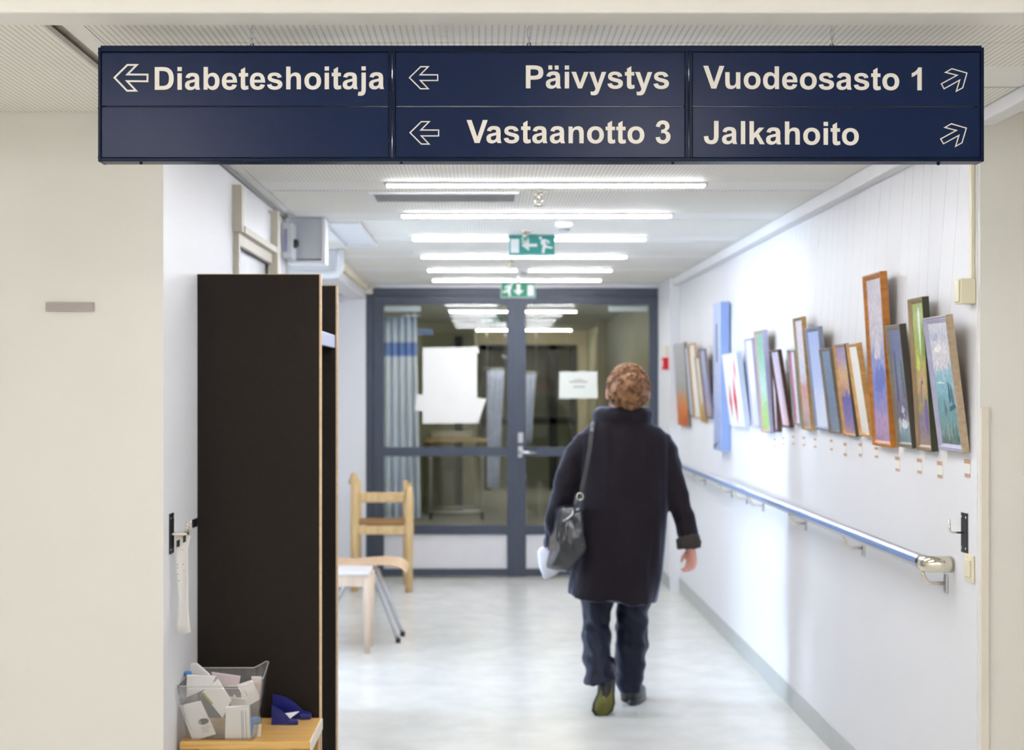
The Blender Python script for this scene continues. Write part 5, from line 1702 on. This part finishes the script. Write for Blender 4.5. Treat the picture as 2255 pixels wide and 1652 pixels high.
coat.loft(rings_px([(1318, 1426, 896, 7.10, .082), (1312, 1432, 900, 7.10, .092), (1310, 1434, 915, 7.10, .098), (1303, 1440, 935, 7.10, .105)], 28, 2))
coat.loft(rings_px([(1308, 1437, 903, 7.095, .098), (1304, 1440, 912, 7.095, .106), (1306, 1438, 924, 7.095, .106), (1312, 1432, 926, 7.095, .098)], 28, 2))


def coat_fold(c, n_):
    z = c.z
    low = max(0, min(1, (1.25 - z) / .75))
    k = noise.noise(Vector((c.x * 11 + z * 1.2, c.y * 11, z * 1.1))) * (.005 + .020 * low)
    k += noise.noise(Vector((c.x * 26, c.y * 26, z * 5))) * .003
    if c.x > P(1478, 0, 7.1).x or c.x < P(1262, 0, 7.1).x:
        k += noise.noise(Vector((c.x * 14, c.y * 14, z * 24))) * .006
    return k


blend(coat, 'coat', .0065, COATM, man, 8, coat_fold)
cuff = MB().tube([P(1513, 1180, 7.025), P(1514, 1184, 7.023), P(1517, 1197, 7.015), P(1518, 1207, 7.01), P(1518, 1208, 7.01)], .05, 24, rs=[.044, .055, .058, .055, .03])
for i, v_ in enumerate(cuff.v):
    cuff.v[i] = v_ + Vector((noise.noise(v_ * 90), noise.noise(v_ * 90 + Vector((5, 0, 0))), noise.noise(v_ * 90 + Vector((0, 7, 0))))) * .005
cuff.build('fur_cuff', FUR, man)

# trousers
tr_ = MB()
tr_.loft(rings_px([(1280, 1352, 1285, 7.12, .085), (1280, 1350, 1330, 7.12, .085), (1282, 1345, 1370, 7.11, .082), (1284, 1343, 1405, 7.07, .078), (1286, 1347, 1440, 7.03, .08), (1287, 1353, 1470, 6.99, .083), (1286, 1357, 1492, 6.975, .085, .012), (1287, 1358, 1499, 6.972, .086, .016)], 24, 2.2))
tr_.loft(rings_px([(1356, 1434, 1285, 7.13, .085), (1358, 1430, 1330, 7.14, .085), (1356, 1427, 1370, 7.15, .082), (1354, 1426, 1410, 7.16, .078), (1353, 1422, 1450, 7.165, .074), (1355, 1416, 1490, 7.17, .07), (1357, 1413, 1515, 7.17, .07), (1358, 1412, 1523, 7.17, .072)], 24, 2.2))


def tr_fold(c, n_):
    return noise.noise(Vector((c.x * 12, c.y * 10, c.z * 17 + c.x * 10))) * .015 + noise.noise(Vector((c.x * 30, c.y * 22, c.z * 12))) * .004


blend(tr_, 'trousers', .0055, TROUS, man, 5, tr_fold)

# socks
for pts, rs in (([P(1333, 1455, 7.0), P(1337, 1482, 6.96), P(1335, 1512, 6.95), P(1330, 1540, 6.945)], [.046, .042, .041, .034]),
                ([P(1386, 1500, 7.175), P(1386, 1525, 7.18), P(1387, 1540, 7.185)], [.043, .043, .044])):
    MB().tube(pts, .04, 16, rs=rs).build('sock', SHOE, man)
# shoes
so = [(1340, 1483), (1347, 1488), (1352, 1500), (1352, 1515), (1351, 1532), (1352, 1548), (1348, 1563), (1338, 1574), (1325, 1578), (1313, 1574), (1306, 1563), (1308, 1548), (1316, 1530), (1324, 1512), (1328, 1497), (1333, 1486)]


def soleY(py):
    return 6.935 - (py - 1483) / 95 * .035


sh = empty('shoe', P(1330, 1578, 6.9)); adopt(sh, man)
c2 = (1332, 1530)
def outl(k, dy):
    return [P(c2[0] + (px - c2[0]) * k * 1.13, min(1579, c2[1] + (py - c2[1]) * (1 - (1 - k) * .55) * 1.10), soleY(py) + dy) for px, py in so]
def fix(r_):
    return [Vector((p.x, p.y, max(p.z, .003))) for p in r_]
MB().loft([fix(outl(.9, .0)), fix(outl(1, .003)), fix(outl(1, .010)), fix(outl(.97, .012))], True).build('sole', [SHOE], sh)
MB().loft([fix(outl(.80, -.0035)), fix(outl(.78, -.0005)), fix(outl(.78, .002))], True).build('tread', [SOLE], sh)
MB().loft([fix(outl(.97, .0125)), fix(outl(1.0, .03)), fix(outl(.95, .05)), fix(outl(.72, .075)), fix(outl(.4, .085))], True).build('upper', SHOE, sh)
sh2 = empty('shoe', (P(1392, 0, 7.14).x, 7.14, 0)); adopt(sh2, man)


def foot_ring(z, k, grow=0.0):
    pts = []
    for u in range(20):
        t = 2 * math.pi * u / 20
        ly = math.sin(t); lx = math.cos(t)
        wd = .040 + .008 * max(0, ly)
        pts.append(Vector((lx * wd * k, .128 + ly * .128 * (1 if ly < 0 else 1) * (.94 + .06 * k), z)))
    a = math.radians(-16)
    o_ = Vector((P(1390, 0, 7.13).x, 7.118, 0))
    return [o_ + Vector((p.x * math.cos(a) - p.y * math.sin(a), p.x * math.sin(a) + p.y * math.cos(a), p.z)) for p in pts]


MB().loft([foot_ring(.001, .95), foot_ring(.006, 1.02), foot_ring(.022, 1.02), foot_ring(.026, .98)]).build('sole', SHOE, sh2)
up = [foot_ring(.0265, .97), foot_ring(.05, .98)]
o_ = up[1]
cen = sum((p for p in o_), Vector()) / 20
heel = Vector((P(1389, 0, 7.16).x, 7.165, 0))
for z, kk, mv in ((.07, .82, .45), (.09, .66, .8), (.115, .52, 1.0)):
    tgt = cen.lerp(heel, mv)
    up.append([Vector((tgt.x + (p.x - cen.x) * (kk + .25), tgt.y + (p.y - cen.y) * kk * .8, z)) for p in o_])
MB().loft(up).build('upper', SHOE, sh2)

# ------------------------------------------------------------------ shoulder bag and white carrier
bg_ = thing('shoulder_bag', 'black leather shoulder bag hanging at the walking person\'s hip', 'bag', P(1250, 1262, 6.98))
Rr = []


def quadring(c4, n=5):
    pts = []
    for i in range(4):
        a, c = c4[i], c4[(i + 1) % 4]
        for k in range(n):
            pts.append(a.lerp(c, k / n))
    return pts


# corners: near-left, near-right, far-right, far-left
lv = [((1236, 1116, 6.94), (1279, 1113, 6.93), (1274, 1106, 6.97), (1224, 1112, 7.06)),
      ((1232, 1135, 6.92), (1282, 1135, 6.905), (1276, 1128, 6.97), (1219, 1135, 7.10)),
      ((1228, 1165, 6.90), (1285, 1165, 6.89), (1278, 1160, 6.965), (1211, 1170, 7.14)),
      ((1229, 1190, 6.885), (1289, 1190, 6.88), (1280, 1188, 6.96), (1207, 1200, 7.15)),
      ((1232, 1206, 6.88), (1292, 1211, 6.875), (1282, 1214, 6.955), (1205, 1222, 7.15)),
      ((1228, 1214, 6.885), (1287, 1219, 6.88), (1276, 1232, 6.95), (1203, 1236, 7.13)),
      ((1214, 1243, 6.92), (1259, 1250, 6.92), (1258, 1255, 6.96), (1202, 1250, 7.08)),
      ((1209, 1252, 6.94), (1249, 1261, 6.94), (1248, 1262, 6.96), (1205, 1256, 7.04))]
rings = [quadring([P(*c) for c in L]) for L in lv]
mb = MB().loft(rings, True, 0, True)
o = mb.build('bag_body', BAGM, bg_)
o.modifiers.new('round', 'SUBSURF').levels = 2
o.modifiers['round'].render_levels = 2
tx = bpy.data.textures.new('crumple', 'CLOUDS'); tx.noise_scale = .045
dm = o.modifiers.new('crumple', 'DISPLACE'); dm.texture = tx; dm.strength = .016; dm.mid_level = .5
# flap with a fold
flp = MB().loft([quadring([P(1234, 1122, 6.925), P(1262, 1120, 6.92), P(1262, 1118, 6.93), P(1232, 1120, 6.935)], 2), quadring([P(1224, 1160, 6.90), P(1252, 1150, 6.893), P(1252, 1150, 6.90), P(1222, 1160, 6.912)], 2),
                 quadring([P(1224, 1200, 6.885), P(1250, 1198, 6.878), P(1250, 1198, 6.886), P(1222, 1200, 6.895)], 2)], True)
fo = flp.build('pocket_flap', BAGM, bg_)
fo.modifiers.new('round', 'SUBSURF').levels = 2
dm = fo.modifiers.new('crumple', 'DISPLACE'); dm.texture = tx; dm.strength = .010; dm.mid_level = .5
sts = [P(1316, 930, 7.15), P(1310, 927, 7.07), P(1306, 934, 6.985), P(1303, 950, 6.955), P(1299, 985, 6.942), P(1293, 1020, 6.935), P(1286, 1055, 6.93), P(1279, 1086, 6.925)]
mb = MB()
rg = []
for i, p in enumerate(sts):
    t = (sts[min(i + 1, len(sts) - 1)] - sts[max(i - 1, 0)]).normalized()
    nn = Vector((0, -1, 0)) if i > 2 else Vector((0, -.4, 1)).normalized()
    s = t.cross(nn).normalized() * .0095
    nn = nn * .002
    rg.append([p - s - nn, p + s - nn, p + s + nn, p - s + nn])
mb.loft(rg, True, smooth=False)
mb.build('strap', BAGM, bg_)
cR = P(1277, 1094, 6.925)
MB().tube([cR + Vector((.015 * math.cos(k * math.pi / 9), 0, .017 * math.sin(k * math.pi / 9))) for k in range(18)], .0032, 8, close=True, cap=False).build('strap_ring', CHROME, bg_)
MB().tube([cR + Vector((-.006, 0, -.016)), P(1270, 1112, 6.92), P(1262, 1130, 6.908)], .005, 8).build('strap_tab', BAGM, bg_)
MB().tube([cR + Vector((.006, 0, -.016)), P(1281, 1112, 6.92), P(1282, 1124, 6.915)], .005, 8).build('strap_tab', BAGM, bg_)
MB().tube([P(1262, 1124, 6.908), P(1260, 1134, 6.896), P(1250, 1142, 6.892), P(1240, 1148, 6.892)], .004, 8).build('zip_pull', STEEL, bg_)
wbm = mat('white_carrier_plastic', (232, 234, 246), .4, var=.02)
wb_l = [((1186, 1206, 7.22), (1232, 1200, 7.20), (1232, 1198, 7.28), (1190, 1202, 7.30)), ((1183, 1218, 7.20), (1232, 1215, 7.18), (1232, 1215, 7.30), (1186, 1218, 7.32)),
        ((1186, 1245, 7.20), (1234, 1240, 7.18), (1234, 1240, 7.30), (1188, 1245, 7.32)), ((1196, 1272, 7.21), (1230, 1262, 7.20), (1230, 1262, 7.29), (1197, 1272, 7.30)), ((1199, 1276, 7.23), (1222, 1266, 7.22), (1222, 1266, 7.27), (1200, 1276, 7.28))]
wb = thing('carrier_bag', 'white plastic carrier held behind the black shoulder bag', 'bag', P(1205, 1276, 7.13))
o = MB().loft([quadring([P(*c) for c in L], 4) for L in wb_l], True).build('bag_body', wbm, wb)
o.modifiers.new('round', 'SUBSURF').levels = 2
dm = o.modifiers.new('crumple', 'DISPLACE'); dm.texture = tx; dm.strength = .010; dm.mid_level = .5
MB().tube([P(1204, 1208, 7.16), P(1208, 1206, 7.24), P(1212, 1218, 7.34), P(1216, 1214, 7.28), P(1224, 1204, 7.14)], .004, 6).build('bag_handle', wbm, wb)
